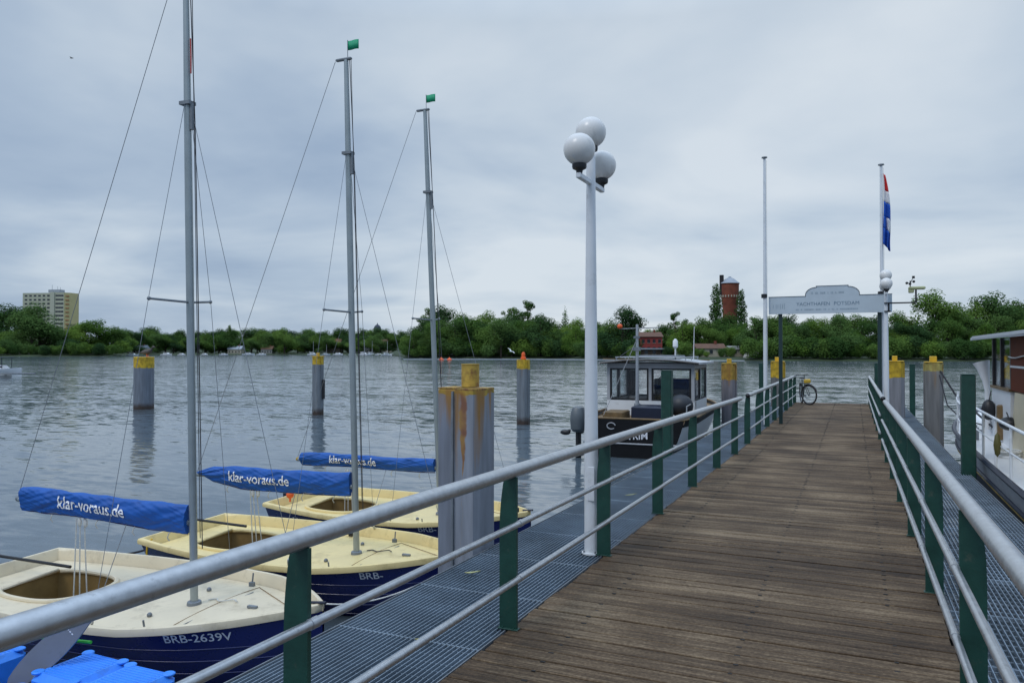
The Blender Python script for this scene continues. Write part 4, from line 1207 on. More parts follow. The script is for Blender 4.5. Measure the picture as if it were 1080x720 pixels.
    for (z, sx, sy, oy) in ((.64, .10, .15, -.26), (.72, .15, .22, -.28), (.95, .165, .25, -.29), (1.15, .155, .235, -.27), (1.27, .12, .19, -.25), (1.30, .06, .10, -.24)):
        rows.append([(-1.24 + sx * (abs(math.cos(a)) ** .7) * math.copysign(1, math.cos(a)), oy + sy * (abs(math.sin(a)) ** .7) * math.copysign(1, math.sin(a)), z) for a in [2 * math.pi * i / 20 for i in range(20)]])
    q.grid(rows, True, closed=True); q.f.append(tuple(range(20))[::-1]); q.sm.append(False); q.f.append(tuple(len(q.v) - 20 + i for i in range(20))); q.sm.append(False)
    ob = q.build('outboard_motor', mat('outboard_grey', (.10, .115, .125), .4, dirt=((.28, .28, .28), 9, .6, .72)), root)
    q = MB(); q.rbox((-1.24, -.24, .30), (.10, .20, .74), .03); q.rbox((-1.24, -.05, .70), (.14, .16, .24), .02); q.rbox((-1.24, -.30, .05), (.24, .30, .03), .01); q.build('outboard_leg', BLACK, ob)
    q = MB(); q.ball((-1.54, -.32, .62), .10, 10, 8, (1.3, .7, .7)); q.tube((-1.42, -.28, .68), (-1.54, -.32, .64), .03, n=8); q.build('steering_arm', BLACK, ob)
    return root
workboat()

# ------------------------------------------------------------------ white cruiser on the right
def cruiser():
    X0, Y0 = 3.35, 5.0           # centreline, stern
    root = thing('motor_cruiser', 'white motor cruiser with wooden wheelhouse, yellow-striped hull and bow rail', 'motor cruiser', (X0, Y0, 0))
    Lh = 17.5
    def hbm(y): return 1.55 * (1 - max(0, (y - 11.3) / 6.2) ** 2.2) + .01
    def gm(y): return 1.02 + .36 * (y / Lh) ** 3.5
    def hy(y, z): return hbm(y) * max(0, min(1, (z + .6) / (gm(y) + .6))) ** (.22 + .35 * max(0, (y - 12) / 5.5))
    ysx = [Lh * i / 44 for i in range(45)]
    def skin(z0f, z1f, name, m, out=0.0):
        mb = MB()
        for sg in (-1, 1):
            rows = []
            for yy in ysx:
                za, zb = z0f(yy), z1f(yy)
                r = [(sg * (hy(yy, za + (zb - za) * t) + out), yy, za + (zb - za) * t) for t in (0, .25, .5, .75, 1)]
                rows.append(r if sg > 0 else r[::-1])
            mb.grid(rows)
        return mb.build(name, m, root)
    skin(lambda y: -.5, lambda y: gm(y) - .34, 'lower_hull', mat('navy_hull', (.012, .02, .06), .35), 0)
    skin(lambda y: gm(y) - .34, lambda y: gm(y), 'topside', BOATG, .004)
    mb = MB()
    for sg in (-1, 1): mb.path([(sg * (hy(y, gm(y) - .32) + .02), y, gm(y) - .32) for y in ysx], .022, 6)
    mb.build('yellow_stripe', mat('stripe_yellow', (.50, .33, .07), .5), root)
    mb = MB()
    for sg in (-1, 1): mb.path([(sg * (hy(y, gm(y) - .26) + .02), y, gm(y) - .265) for y in ysx], .03, 6)
    mb.build('rubbing_strake', NAVY_D, root)
    mb = MB()
    for sg in (-1, 1): mb.path([(sg * (hbm(y) + .0), y, gm(y) + .02) for y in ysx], .04, 6)
    mb.build('toe_rail', NAVY_D, root)
    tr = MB(); tr.add([(-hy(0, z), 0, z) for z in (-.5, 0, .5, gm(0))] + [(hy(0, z), 0, z) for z in (gm(0), .5, 0, -.5)], [tuple(range(8))]); tr.build('transom', BOATW, root, fixn=True)
    dk = MB(); dk.grid([[(-hbm(y) + .01, y, gm(y) - .02), (-hbm(y) * .5, y, gm(y) + .02), (0, y, gm(y) + .04), (hbm(y) * .5, y, gm(y) + .02), (hbm(y) - .01, y, gm(y) - .02)] for y in ysx]); dk.build('deck', BOATW, root)
    # trunk cabin ahead of and beside the wheelhouse
    def loft(name, m, stations, parent=root):
        """stations: (y, half width bottom, half width top, z0, z1)"""
        mb = MB(); rows = []
        for (y, a, b, z0, z1) in stations:
            rows.append([(-a, y, z0), (-b - .02, y, z1 - .08), (-b + .05, y, z1), (0, y, z1 + .05), (b - .05, y, z1), (b + .02, y, z1 - .08), (a, y, z0)])
        mb.grid(rows)
        for e in (0, -1): mb.add(rows[e], [tuple(range(7))])
        return mb.build(name, m, parent, sharp=30, fixn=True)
    loft('trunk_cabin', BOATW, [(11.9, .92, .86, 1.0, 1.55), (14.0, .84, .78, 1.0, 1.62), (14.9, .55, .45, 1.05, 1.42)])
    # wheelhouse y from 4.5 to 11.9 : lower wall, window band, roof
    wx = .95; yf, yb = 11.9, 6.0
    lw = MB(); lw.bb(-wx, wx, 10.05, yf, .98, 2.06); lw.build('wheelhouse_wall', BOATW, root)
    bz = MB(); bz.prism([(6.0, .98), (10.04, .98), (9.55, 2.04), (6.0, 2.04)], lambda u, v, h: (h, u, v), -wx - .02, wx + .02); bz.build('cabin_side', BEIGE, root, fixn=True)
    wd = MB(); wd.bb(-wx, wx, 6.0, 10.0, 2.06, 2.95); wd.build('wooden_panel', WOODR, root)
    st = MB(); st.bb(-wx - .012, -wx - .002, 6.0, 10.0, 2.44, 2.475); st.build('pale_moulding', BOATW, root)
    PILM = mat('dark_bronze', (.05, .045, .045), .4)
    for (xx, yy) in [(xx, yf - .09) for xx in (-wx, wx - .07, -.05)] + [(xx, yy) for xx in (-wx, wx - .07) for yy in (10.02, 10.95)]:
        pil = MB(); pil.bb(xx, xx + .07, yy, yy + .07, 2.06, 2.95); pil.build('window_pillar', PILM, root)
    sl_ = MB(); sl_.bb(-wx - .03, wx + .03, 10.02, yf + .03, 2.03, 2.075); sl_.build('window_sill', WOODB, root)
    for (a, b) in ((10.09, 10.95), (11.02, yf - .09)):
        for xx in (-wx + .03, wx - .03):
            g = MB(); g.bb(xx - .004, xx + .004, a, b, 2.08, 2.94); g.build('pane', GLASS, root)
    for (a, b) in ((-wx + .07, -.05), (.02, wx - .07)):
        g = MB(); g.bb(a, b, yf - .055, yf - .047, 2.08, 2.94); g.build('pane', GLASS, root)
    q = MB(); q.rbox((-.3, 10.6, 2.2), (.28, .25, .36), .05); q.build('yellow_bag', YELLOW, root)
    rf = MB(); rows = []
    for i in range(13):
        s = -1 + 2 * i / 12; rows.append([(s * 1.25, yy, 3.00 + .09 * (1 - s * s) - (.03 if yy > 12 else 0)) for yy in (5.6, 9, 12.0, 12.3)])
    rf.grid(rows); rf.grid([[(p[0], p[1], p[2] - .05) for p in r][::-1] for r in rows])
    def skirt(a, b): rf.add([a, b, (b[0], b[1], b[2] - .05), (a[0], a[1], a[2] - .05)], [(0, 1, 2, 3)])
    for i in range(12): skirt(rows[i][0], rows[i + 1][0]); skirt(rows[i][-1], rows[i + 1][-1])
    for e in (0, -1):
        for k in range(3): skirt(rows[e][k], rows[e][k + 1])
    rf.build('roof', mat('cruiser_roof', (.52, .54, .56), .5, var=.05), root, fixn=True)
    # cowl vent ahead of the windscreen
    q = MB(); q.path([(-.98, 12.25, 1.2), (-.98, 12.25, 1.95), (-1.0, 12.27, 2.15), (-1.04, 12.3, 2.38), (-1.07, 12.32, 2.50)], [.045, .045, .065, .11, .15], 16); q.build('cowl_vent', BOATW, root)
    # rail
    yr = [2.0 + 1.15 * k for k in range(11)]
    rl = MB(); pts = [(-(hbm(y) - .06), y, gm(y) + .70 - (.0 if y < 11 else .1)) for y in [2 + .25 * k for k in range(47)]]
    rl.path(pts, .022, 8); pts2 = [(p[0], p[1], p[2] - .34) for p in pts]; rl.path(pts2, .013, 6)
    rl.path([pts[-1], (pts[-1][0] + .08, pts[-1][1] + .25, gm(12) + .35), (pts[-1][0] + .12, pts[-1][1] + .3, gm(12))], .022, 8)
    rl.build('guard_rail', WHITE_P, root)
    for y in yr:
        q = MB(); q.tube((-(hbm(y) - .06), y, gm(y)), (-(hbm(y) - .06), y, gm(y) + .70), .018, n=8); q.build('stanchion', WHITE_P, root)
    for yy in (12.5, 13.3):
        q = MB(); q.lathe([(.10, -.015), (.13, -.015), (.13, .015), (.10, .015)], (-.885, yy, 1.30), 18, axis='x'); q.build('porthole', GALV, root)
    q = MB(); q.rbox((0, 13.2, 1.62), (.6, .6, .08), .02); q.build('hatch', WOODB, root)
    q = MB(); q.path([(-1.15 + (.10 + .002 * k) * math.cos(k * .5), 9.0 + (.13 + .002 * k) * math.sin(k * .5), 1.09 + .0018 * k) for k in range(46)], .013, 5); q.build('coiled_rope', ROPEW, root)
    q = MB(); q.path([(-wx - .03, 10.0 + .3 * k, 2.62 + .02 * math.sin(k)) for k in range(-12, 1)], .012, 6); q.build('grab_rail', GALV, root)
    # fenders and blocks on deck
    q = MB(); q.ball((-1.05, 11.6, 1.62), .17, 14, 10, (.7, .7, 1.15)); q.path([(-1.05, 11.6, 1.75), (-1.0, 11.7, 1.95)], .012, 6); q.build('fender', BLACK, root)
    q = MB(); q.ball((-1.02, 9.75, 1.52), .14, 14, 10, (1.1, 1.2, .8)); q.path([(-1.02, 9.75, 1.6), (-1.0, 10.1, 1.68)], .012, 6); q.build('fender', BLACK, root)
    q = MB(); q.lathe([(.0, -.17), (.03, -.13), (.048, 0), (.03, .13), (0, .17)], (-(hbm(7.3) - .02), 7.35, gm(7) + .38), 14); q.build('spindle_fender', OLIVE, root)
    q = MB(); q.rbox((-.98, 10.85, 1.45), (.10, .14, .62), .02); q.build('door_post', WOODB, root)
    q = MB()
    for y in (11.2, 12.0): q.tube((-hbm(y) + .25, y, gm(y)), (-hbm(y) + .25, y, gm(y) + .22), .05, n=10); q.tube((-hbm(y) + .25, y, gm(y) + .16), (-hbm(y) + .36, y, gm(y) + .16), .025, n=8)
    q.build('bollard', GALVD, root)
cruiser()
x984, y984 = P(984, 20.0)
rope('black mooring rope from the weathered pile to the cruiser bow', [(x984 + .15, y984 - .2, 2.2), (x984 + .45, y984 - .6, 1.6), (2.4, 16.9, 1.28), (2.55, 16.6, 1.25)], .022, ROPED)
rope('thin black rope hanging in a loop beside the cruiser bow', [(x984 + .12, y984 - .25, 2.1), (x984 + .25, y984 - .7, 1.35), (x984 + .5, y984 - 1.2, 1.05), (2.25, 17.0, 1.3)], .016, ROPED)

# ------------------------------------------------------------------ bicycle
def bicycle(label, x, y, rz, z=None, lean=0.10):
    z = dz(y) if z is None else z
    root = thing('bicycle', label, 'bicycle', (x, y, z + .004), (lean, 0, rz))
    rw = .335
    def steer(p, on=True):
        if not on: return p
        dx, dy = p[0] - .88, p[1]; c_, s_ = math.cos(R(38)), math.sin(R(38))
        return (.88 + dx * c_ - dy * s_, dx * s_ + dy * c_, p[2])
    for wx in (0, 1.05):
        f_ = wx > 0
        t = MB(); t.path([steer((wx + rw * math.cos(a), 0, rw + .012 + rw * math.sin(a)), f_) for a in [2 * math.pi * i / 36 for i in range(36)]], .024, 8, closed=True)
        wh = t.build('wheel', RUBBER, root)
        r = MB(); r.path([steer((wx + (rw - .03) * math.cos(a), 0, rw + .012 + (rw - .03) * math.sin(a)), f_) for a in [2 * math.pi * i / 36 for i in range(36)]], .010, 6, closed=True)
        r.tube(steer((wx, -.04, rw + .012), f_), steer((wx, .04, rw + .012), f_), .022, n=8)
        for k in range(16):
            a = 2 * math.pi * k / 16; r.tube(steer((wx, .02 * (-1) ** k, rw + .012), f_), steer((wx + (rw - .03) * math.cos(a), 0, rw + .012 + (rw - .03) * math.sin(a)), f_), .0025, n=4)
        r.build('rim', GALVD, wh)
        mg = MB(); mg.path([steer((wx + (rw + .035) * math.cos(a), 0, rw + .012 + (rw + .035) * math.sin(a)), f_) for a in [R(20 + 10 * i) for i in range(15)]], .018, 6); mg.build('mudguard', BLACK, root)
    f = MB(); bb, st, hd, ax0, ax1 = (.44, 0, .30), (.36, 0, .82), (.86, 0, .80), (0, 0, rw + .012), (1.05, 0, rw + .012)
    for a, b, r in ((bb, (.33, 0, .88), .016), (bb, (.88, 0, .72), .019), ((.37, 0, .72), hd, .016), (ax0, bb, .011), (ax0, (.36, 0, .76), .010), ((.85, 0, .90), (.90, 0, .68), .02)): f.tube(a, b, r, n=8)
    f.build('frame', mat('bike_frame', (.02, .04, .035), .35), root)
    f = MB(); 
    for s in (-.045, .045): f.path([steer(p) for p in [(.90, 0, .70), (.93, s, .64), (1.05, s, rw + .012)]], .011, 6)
    f.build('fork', BLACK, root)
    f = MB(); f.path([steer(p) for p in [(.70, -.30, 1.04), (.80, -.26, 1.07), (.86, -.1, 1.06), (.86, .1, 1.06), (.80, .26, 1.07), (.70, .30, 1.04)]], .012, 8); f.tube((.855, 0, .86), (.86, 0, 1.06), .014, n=8); f.build('handlebar', BLACK, root)
    f = MB(); f.ball((.30, 0, .93), .12, 14, 8, (1.2, .75, .28)); f.build('saddle', BLACK, root)
    f = MB(); f.rbox(steer((1.0, 0, .83)), (.20, .22, .15), .03); f.build('front_bag', YELLOWO, root)
    f = MB(); f.tube((.44, -.09, .30), (.44, .09, .30), .03, n=10); f.tube((.44, .07, .30), (.55, .07, .20), .012, n=6); f.tube((.44, -.07, .30), (.33, -.07, .40), .012, n=6); f.box((.56, .12, .19), (.09, .08, .02)); f.box((.32, -.12, .41), (.09, .08, .02)); f.build('crank', GALVD, root)
    f = MB(); f.bb(-.12, .28, -.07, .07, .74, .755); f.tube((0, .05, .36), (-.02, .05, .74), .007, n=6); f.tube((0, -.05, .36), (-.02, -.05, .74), .007, n=6); f.build('rack', BLACK, root)
bicycle('dark bicycle with yellow front bag leaning on the far end of the left railing', -1.74, 29.9, R(-78), lean=.05)

# ------------------------------------------------------------------ leaves on the grating
for (x, y, lab) in ((-2.75, 5.35, 'pale curled leaf on the grating beside the paired steel pile'), (-2.55, 9.3, 'pale curled leaf on the grating behind the lamp post'), (-2.35, 3.95, 'pale scrap of leaf on the grating in front of the lamp post')):
    rows = [[(x + .07 * (i / 6 - .5) * 2, y + .022 * math.sin(math.pi * i / 6) * j, dz(y) + .006 + .03 * (i / 6) ** 2 + .008 * j * j) for j in (-1, 0, 1)] for i in range(7)]
    q = MB(); q.grid(rows); o = q.build('fallen_leaf', LEAFP); o.modifiers.new('thickness', 'SOLIDIFY').thickness = .002
    tag(o, lab, 'leaf', 'fallen leaves on the grating')

# ------------------------------------------------------------------ birds
def bird_sitting(label, px, D, z, m, s=1.0, rz=0):
    x, y = P(px, D)
    root = thing('bird', label, 'bird', (x, y, z), (0, 0, rz))
    rows = []
    for (u, zz, r) in ((-.30, .14, .008), (-.22, .155, .035), (-.10, .165, .085), (.03, .175, .10), (.13, .21, .075), (.17, .28, .042), (.19, .33, .045), (.235, .345, .042), (.27, .335, .014), (.32, .325, .006)):
        rows.append([(s * u, s * r * .9 * math.cos(a), s * (zz + r * math.sin(a))) for a in [2 * math.pi * i / 12 for i in range(12)]])
    mb = MB(); mb.grid(rows, True, closed=True); mb.build('body', m, root, sharp=0, fixn=True)
    l = MB()
    for sg in (-1, 1): l.tube((0, sg * .04 * s, 0), (.0, sg * .04 * s, .12 * s), .012 * s, n=6); l.box((.03 * s, sg * .04 * s, .006), (.09 * s, .05 * s, .01))
    l.build('leg', ORANGE, root)
bird_sitting('brown duck perched on the thick round pile', 155.5, 36, 2.47, BIRDM, 1.35, .3)
def bird_flying(label, px, D, z, m, s, rz, bank):
    x, y = P(px, D)
    root = thing('bird', label, 'bird', (x, y, z), (bank, 0, rz))
    rows = []
    for (u, r) in ((-.28, .01), (-.18, .035), (0, .065), (.14, .05), (.20, .035), (.25, .03), (.32, .004)):
        rows.append([(s * u, s * r * math.cos(a), s * r * math.sin(a)) for a in [2 * math.pi * i / 10 for i in range(10)]])
    mb = MB(); mb.grid(rows, True, closed=True); mb.build('body', m, root, sharp=0, fixn=True)
    for sg in (-1, 1):
        w = MB(); pts = [(0.10, .04, .02), (.08, .30, .14), (.0, .62, .10), (-.06, .62, .095), (-.08, .30, .13), (-.10, .04, .015)]
        w.add([(s * a, sg * s * b, s * c) for a, b, c in pts] + [(s * a, sg * s * b, s * (c + .012)) for a, b, c in pts], [(0, 1, 4, 5), (1, 2, 3, 4), (11, 10, 7, 6), (10, 9, 8, 7), (0, 6, 7, 1), (1, 7, 8, 2), (3, 9, 10, 4), (4, 10, 11, 5), (2, 8, 9, 3), (5, 11, 6, 0)])
        w.build('wing', m, root, fixn=True)
bird_flying('tiny dark bird flying high in the upper left sky', 73, 90, EYE + (371 - 60) / F * 90, BIRDM, .75, .5, .2)
bird_flying('white gull flying low over the water before the middle wood', 539, 150, EYE + .1, BIRDW, 1.7, 1.2, .5)

# ------------------------------------------------------------------ trees
def crown_mesh(name, m, seed, H=18.0, kind='broad', nleaf=5200, leaf=.62):
    rd = random.Random(seed); mb = MB()
    lobes = []
    if kind == 'broad':
        lobes.append((0, 0, H * .54, H * .27, H * .30))
        for k in range(20):
            a = 2.4 * k + rd.uniform(-.4, .4); z = (.16 + .68 * ((k * .618) % 1)) * H; rr = rd.uniform(.17, .30) * H
            rr *= (1 - .62 * max(0, (z / H - .5) / .5)); s = rd.uniform(.125, .185) * H
            lobes.append((rr * math.cos(a), rr * math.sin(a), z, s, s * rd.uniform(.75, 1.0)))
        lobes.append((rd.uniform(-1, 1), rd.uniform(-1, 1), H * .87, H * .12, H * .125))
    elif kind == 'bush':
        for k in range(11):
            a = rd.uniform(0, 6.28); rr = rd.uniform(.0, .42) * H; z = rd.uniform(.18, .72) * H; s = rd.uniform(.20, .30) * H
            lobes.append((rr * math.cos(a), rr * math.sin(a), z, s, s * .9))
        lobes.append((0, 0, H * .4, H * .42, H * .38))
    elif kind == 'open':
        for k in range(15):
            a = rd.uniform(0, 6.28); rr = rd.uniform(.05, .27) * H; z = rd.uniform(.42, .95) * H
            rr *= (1 - .5 * max(0, (z / H - .7) / .3)); s = rd.uniform(.05, .095) * H
            lobes.append((rr * math.cos(a), rr * math.sin(a), z, s, s * .75))
    elif kind == 'poplar':
        for k in range(16):
            z = H * (.10 + .86 * k / 15); s = H * .085 * (1 - abs(k / 15 - .42) ** 1.8 * 1.3)
            lobes.append((rd.uniform(-.02, .02) * H, rd.uniform(-.02, .02) * H, z, max(.35, s), H * .07))
    elif kind == 'spruce':
        for k in range(18):
            t = k / 17; z = H * (.10 + .88 * t); s = H * .27 * (1 - t) + .25
            lobes.append((0, 0, z, s * rd.uniform(.8, 1.1), H * .035))
    tot = sum(l[3] * l[3] + l[3] * l[4] for l in lobes)
    vs, fs = [], []
    for (lx, ly, lz, s, sz) in lobes:
        n = int(nleaf * (s * s + s * sz) / tot)
        for _ in range(n):
            d = Vector((rd.gauss(0, 1), rd.gauss(0, 1), rd.gauss(0, 1))).normalized()
            rad = rd.uniform(.72, 1.02) if rd.random() < .86 else rd.uniform(.2, .7)
            p = Vector((lx + d.x * s * rad, ly + d.y * s * rad, lz + d.z * sz * rad))
            if p.z < .25: p.z = rd.uniform(.25, .8)
            nr = (d + Vector((rd.gauss(0, .32), rd.gauss(0, .32), rd.gauss(0, .32) + .35))).normalized()
            a = nr.cross(Vector((rd.gauss(0, 1), rd.gauss(0, 1), rd.gauss(0, 1)))).normalized(); b_ = nr.cross(a)
            l = leaf * rd.uniform(.55, 1.25); w = l * rd.uniform(.5, .8)
            i = len(vs)
            vs += [p - a * l * .5, p + b_ * w * .5 + a * l * .08, p + a * l * .5, p - b_ * w * .5 + a * l * .05]
            fs.append((i, i + 1, i + 2, i + 3))
    mb.add(vs, fs)
    me_o = mb.build(name, m, sharp=0)
    return me_o, lobes
def tree_proto(name, m, seed, H, kind, nleaf, leaf):
    root = thing(name, 'tree', 'tree', (0, 0, 0))
    c, lobes = crown_mesh('crown', m, seed, H, kind, nleaf, leaf); c.parent = root
    if kind != 'bush':
        t = MB(); rd = random.Random(seed + 100)
        r0 = H * .018
        t.path([(0, 0, -.8), (rd.uniform(-.1, .1), 0, H * .2), (rd.uniform(-.3, .3), rd.uniform(-.3, .3), H * .5), (0, 0, H * .85)], [r0 * 1.2, r0, r0 * .7, r0 * .15], 8)
        if kind in ('broad', 'open'):
            for (lx, ly, lz, s, sz) in lobes[1:]:
                zb = lz * rd.uniform(.45, .65); t.path([(0, 0, zb), (lx * .5, ly * .5, (zb + lz) / 2 + .3), (lx, ly, lz)], [r0 * .45, r0 * .28, r0 * .1], 5)
        t.build('trunk', BARK, root)
    return root
PROTO = {}
def proto(k):
    if k not in PROTO:
        spec = {'a': ('broadleaf_tree', LEAF, 11, 18, 'broad', 9000, .56), 'b': ('broadleaf_tree', LEAFD, 12, 18, 'broad', 9000, .54), 'c': ('broadleaf_tree', LEAF, 13, 18, 'broad', 9000, .54),
                'd': ('broadleaf_tree', LEAFL, 14, 18, 'broad', 8600, .54), 'o': ('open_tree', LEAF, 15, 18, 'open', 2600, .5), 'p': ('poplar_tree', LEAFD, 16, 20, 'poplar', 3600, .5),
                's': ('spruce_tree', LEAFD, 17, 16, 'spruce', 3600, .5), 'w': ('shore_bush', LEAF, 18, 7, 'bush', 4200, .45), 'v': ('shore_bush', LEAFL, 19, 7, 'bush', 3800, .45), 'x': ('shore_bush', LEAFD, 20, 7, 'bush', 3800, .45),
                'e': ('broadleaf_tree', LEAFD, 21, 18, 'broad', 9000, .54)}[k]
        PROTO[k] = [tree_proto(*spec), spec[3], False]
    return PROTO[k]
rt = random.Random(99)
def ground(px, D):
    s = interp(sorted(SHORE), px); k = D - s
    return interp([(0, -.4), (2.5, .45), (8, .9), (40, 1.6), (160, 3.5), (600, 8), (2500, 10)], k)
def tree(k, px, D, top_y, label, group=None, wide=1.0):
    root, H, used = proto(k)
    if used: o = copy_tree(root)
    else: o = root; PROTO[k][2] = True
    x, y = P(px, D); zg = ground(px, D)
    h = (371 - top_y) / F * D + EYE - zg
    s = max(.15, h / (H * (.92 if k not in 'wvxps' else 1.0)))
    wide *= {'p': 1.25, 's': 1.0, 'o': 1.0}.get(k, 1.28) if k not in 'wvx' else 1.0
    o.location = (x, y, zg); o.scale = (s * wide, s * wide, s); o.rotation_euler = (0, 0, rt.uniform(0, 6.28))
    o['label'] = label; o['category'] = 'bush' if k in 'wvx' else 'tree'
    if group: o['group'] = group
    elif 'group' in o: del o['group']
    return o
GM, GR_, GL, GF = 'trees of the middle wood', 'trees of the right-hand bank', 'trees of the left bank', 'trees of the distant shore'
# middle wood
for (k, px, D, ty, lab) in (('a', 432, 356, 353, 'low green tree at the left tip of the middle wood'), ('c', 447, 362, 338, 'rounded tree on the sloping left flank of the middle wood'),
        ('o', 453, 372, 327, 'open-crowned tree left of the third mast'), ('b', 468, 362, 324, 'tall dark tree behind the third mast'), ('a', 486, 358, 332, 'broad green tree right of the third mast'),
        ('d', 500, 352, 337, 'lighter green tree in the middle wood right of the third mast'), ('c', 517, 360, 330, 'full crowned tree in the centre of the middle wood'), ('o', 540, 365, 326, 'thin-topped tree rising out of the middle wood'),
        ('b', 548, 352, 330, 'dark broad tree under the two highest crowns of the middle wood'), ('o', 557, 358, 319, 'highest open-crowned tree of the middle wood'), ('a', 574, 350, 333, 'green tree sloping down right of the highest crown'),
        ('c', 588, 346, 341, 'rounded tree left of the pointed spruce'), ('s', 596, 345, 323, 'dark pointed spruce left of the lamp post'), ('d', 608, 338, 337, 'yellowish green tree between the spruce and the lamp post'), ('a', 625, 330, 340, 'green tree directly behind the lamp post'), ('b', 640, 322, 344, 'dark green tree just right of the lamp post')):
    tree(k, px, D, ty, lab, GM)
for i, px in enumerate(range(428, 646, 9)):
    D = interp(sorted(SHORE), px) + 3.5 + rt.uniform(0, 4)
    tree('wxwxv'[i % 5], px + rt.uniform(-3, 3), D, rt.uniform(352, 361), 'rounded bush at the water edge of the middle wood', 'bushes at the edge of the middle wood', 1.15)
for i, px in enumerate(range(438, 645, 10)):
    tree('abcebd'[i % 6], px + rt.uniform(-4, 4), 346 - (px - 440) * .16 + rt.uniform(-4, 12), (rt.uniform(334, 342) if 455 < px < 580 else rt.uniform(341, 350)), 'green tree in the front rank of the middle wood', GM)
# right-hand bank
for (k, px, D, ty, lab) in (('b', 656, 285, 325, 'tall dark tree right of the lamp post behind the motorboat mast'), ('c', 640, 290, 340, 'green tree left of the motorboat mast'),
        ('o', 712, 268, 331, 'open light-green tree right of the red building'), ('d', 720, 262, 340, 'light green tree beneath the open-crowned one'), ('a', 735, 265, 336, 'green tree behind the cabin antenna'), ('c', 748, 262, 341, 'rounded tree left of the water tower foot'),
        ('p', 756, 318, 300, 'dark columnar poplar left of the brick water tower'), ('p', 782, 322, 306, 'dark columnar poplar right of the brick water tower'), ('a', 770, 275, 332, 'full green tree below the brick water tower'), ('d', 779, 262, 346, 'bright rounded tree below the right poplar'),
        ('o', 795, 285, 336, 'thin pale tree right of the water tower'), ('c', 812, 270, 336, 'green tree behind the bare flagpole'), ('b', 835, 268, 333, 'dark tree under the left half of the gateway sign'), ('a', 860, 262, 336, 'broad willow-like tree under the middle of the gateway sign'), ('c', 884, 268, 332, 'green tree under the right half of the gateway sign'),
        ('d', 905, 250, 350, 'light green small tree left of the far lamp post'), ('b', 925, 270, 334, 'dark tree behind the far lamp post'), ('a', 948, 272, 330, 'green tree under the weather station'), ('c', 985, 262, 309, 'large rounded tree right of the weather station'), ('e', 1006, 270, 322, 'dark tree on the right flank of the large rounded one'),
        ('c', 1030, 275, 322, 'lower green tree left of the cruiser roof'), ('b', 1046, 280, 311, 'tall dark tree above the cruiser roof'), ('a', 1066, 284, 318, 'green tree at the right edge above the cruiser roof'), ('c', 1092, 280, 314, 'green tree beyond the right edge of the view')):
    tree(k, px, D, ty, lab, GR_)
for i, px in enumerate(list(range(655, 672, 9)) + list(range(800, 1210, 12))):
    D = interp(sorted(SHORE), px) + 3.5 + rt.uniform(0, 4)
    tree('wxawxv'[i % 6].replace('a', 'w'), px + rt.uniform(-3, 3), D, rt.uniform(350, 362), 'rounded bush along the right-hand bank', 'bushes along the right-hand bank', 1.15)
for i, px in enumerate(range(800, 1220, 14)):
    tree('bacebd'[i % 6], px + rt.uniform(-5, 5), 250 + rt.uniform(-8, 14), rt.uniform(332, 344), 'green tree in the front rank of the right-hand bank', GR_)
for i, px in enumerate(range(1110, 1330, 26)):
    tree('abce'[i % 4], px, 275, rt.uniform(312, 322), 'tree beyond the right edge of the view', GR_)
for i, px in enumerate(range(652, 800, 11)):
    tree('acbd'[i % 4], px + rt.uniform(-3, 3), 312 + rt.uniform(-8, 12), rt.uniform(342, 350), 'low green tree in the rear rank left of the bare flagpole', 'rear trees between the lamp post and the flagpole')
for (k, px, D, ty) in (('w', 737, 248, 366), ('v', 745, 247, 369), ('x', 761, 247, 366), ('w', 770, 246, 364), ('v', 787, 245, 360), ('w', 668, 262, 362), ('x', 705, 256, 364), ('w', 722, 252, 358)):
    tree(k, px, D, ty, 'rounded bush before the small houses on the far bank', 'bushes before the small houses')
# left bank
for (k, px, D, ty, lab) in (('b', 6, 500, 322, 'dark tree at the left edge before the tower block'), ('c', -14, 490, 326, 'tree at the left picture edge'), ('a', 22, 480, 341, 'small tree between the left edge and the tower block'), ('e', 42, 470, 322, 'tall dark tree standing before the tower block'),
        ('b', 33, 462, 334, 'dark tree left of the tall one before the tower block'), ('c', 64, 480, 346, 'low brownish green tree at the foot of the tower block'), ('d', 90, 472, 340, 'bright green tree right of the tower block'), ('d', 104, 474, 338, 'bright broad tree at the bend of the left bank'), ('a', 118, 476, 345, 'green tree at the right end of the left bank'), ('b', 78, 500, 343, 'dark tree peeping out right of the tower block foot')):
    tree(k, px, D, ty, lab, GL, 1.15)
for i, px in enumerate(range(-40, 130, 11)):
    D = interp(sorted(SHORE), px) + 4 + rt.uniform(0, 8)
    tree('vxw'[i % 3] if px < 20 or px > 75 else 'xw'[i % 2], px, D, rt.uniform(352, 362) if not 24 < px < 70 else rt.uniform(360, 366), 'rounded bush at the foot of the left bank', 'bushes at the foot of the left bank', 1.2)
for px in range(-160, -20, 22):
    tree('abce'[px % 4], px, 480, rt.uniform(324, 338), 'tree beyond the left edge of the view', GL)
# distant shore
i = 0
for rowD, step, lo, hi in ((28, 8, 350, 358), (85, 8, 346, 352)):
    px = 128
    while px < 426:
        D = interp(sorted(SHORE), px) + rowD + rt.uniform(0, 20)
        if px > 405: D = 640 + rowD
        tree('babce'[i % 5], px + rt.uniform(-2, 2), D, rt.uniform(lo, hi), 'dark green tree on the distant shore', GF, 1.15)
        px += step; i += 1
for (k, px, ty, lab) in (('b', 157, 345, 'taller tree on the distant shore above the round pile'), ('p', 242, 343, 'pointed dark tree standing out on the distant shore'), ('a', 240, 347, 'broad tree under the pointed one on the distant shore'), ('c', 300, 347, 'rounded tree on the distant shore between the first two masts')):
    tree(k, px, 700, ty, lab, GF, 1.1)

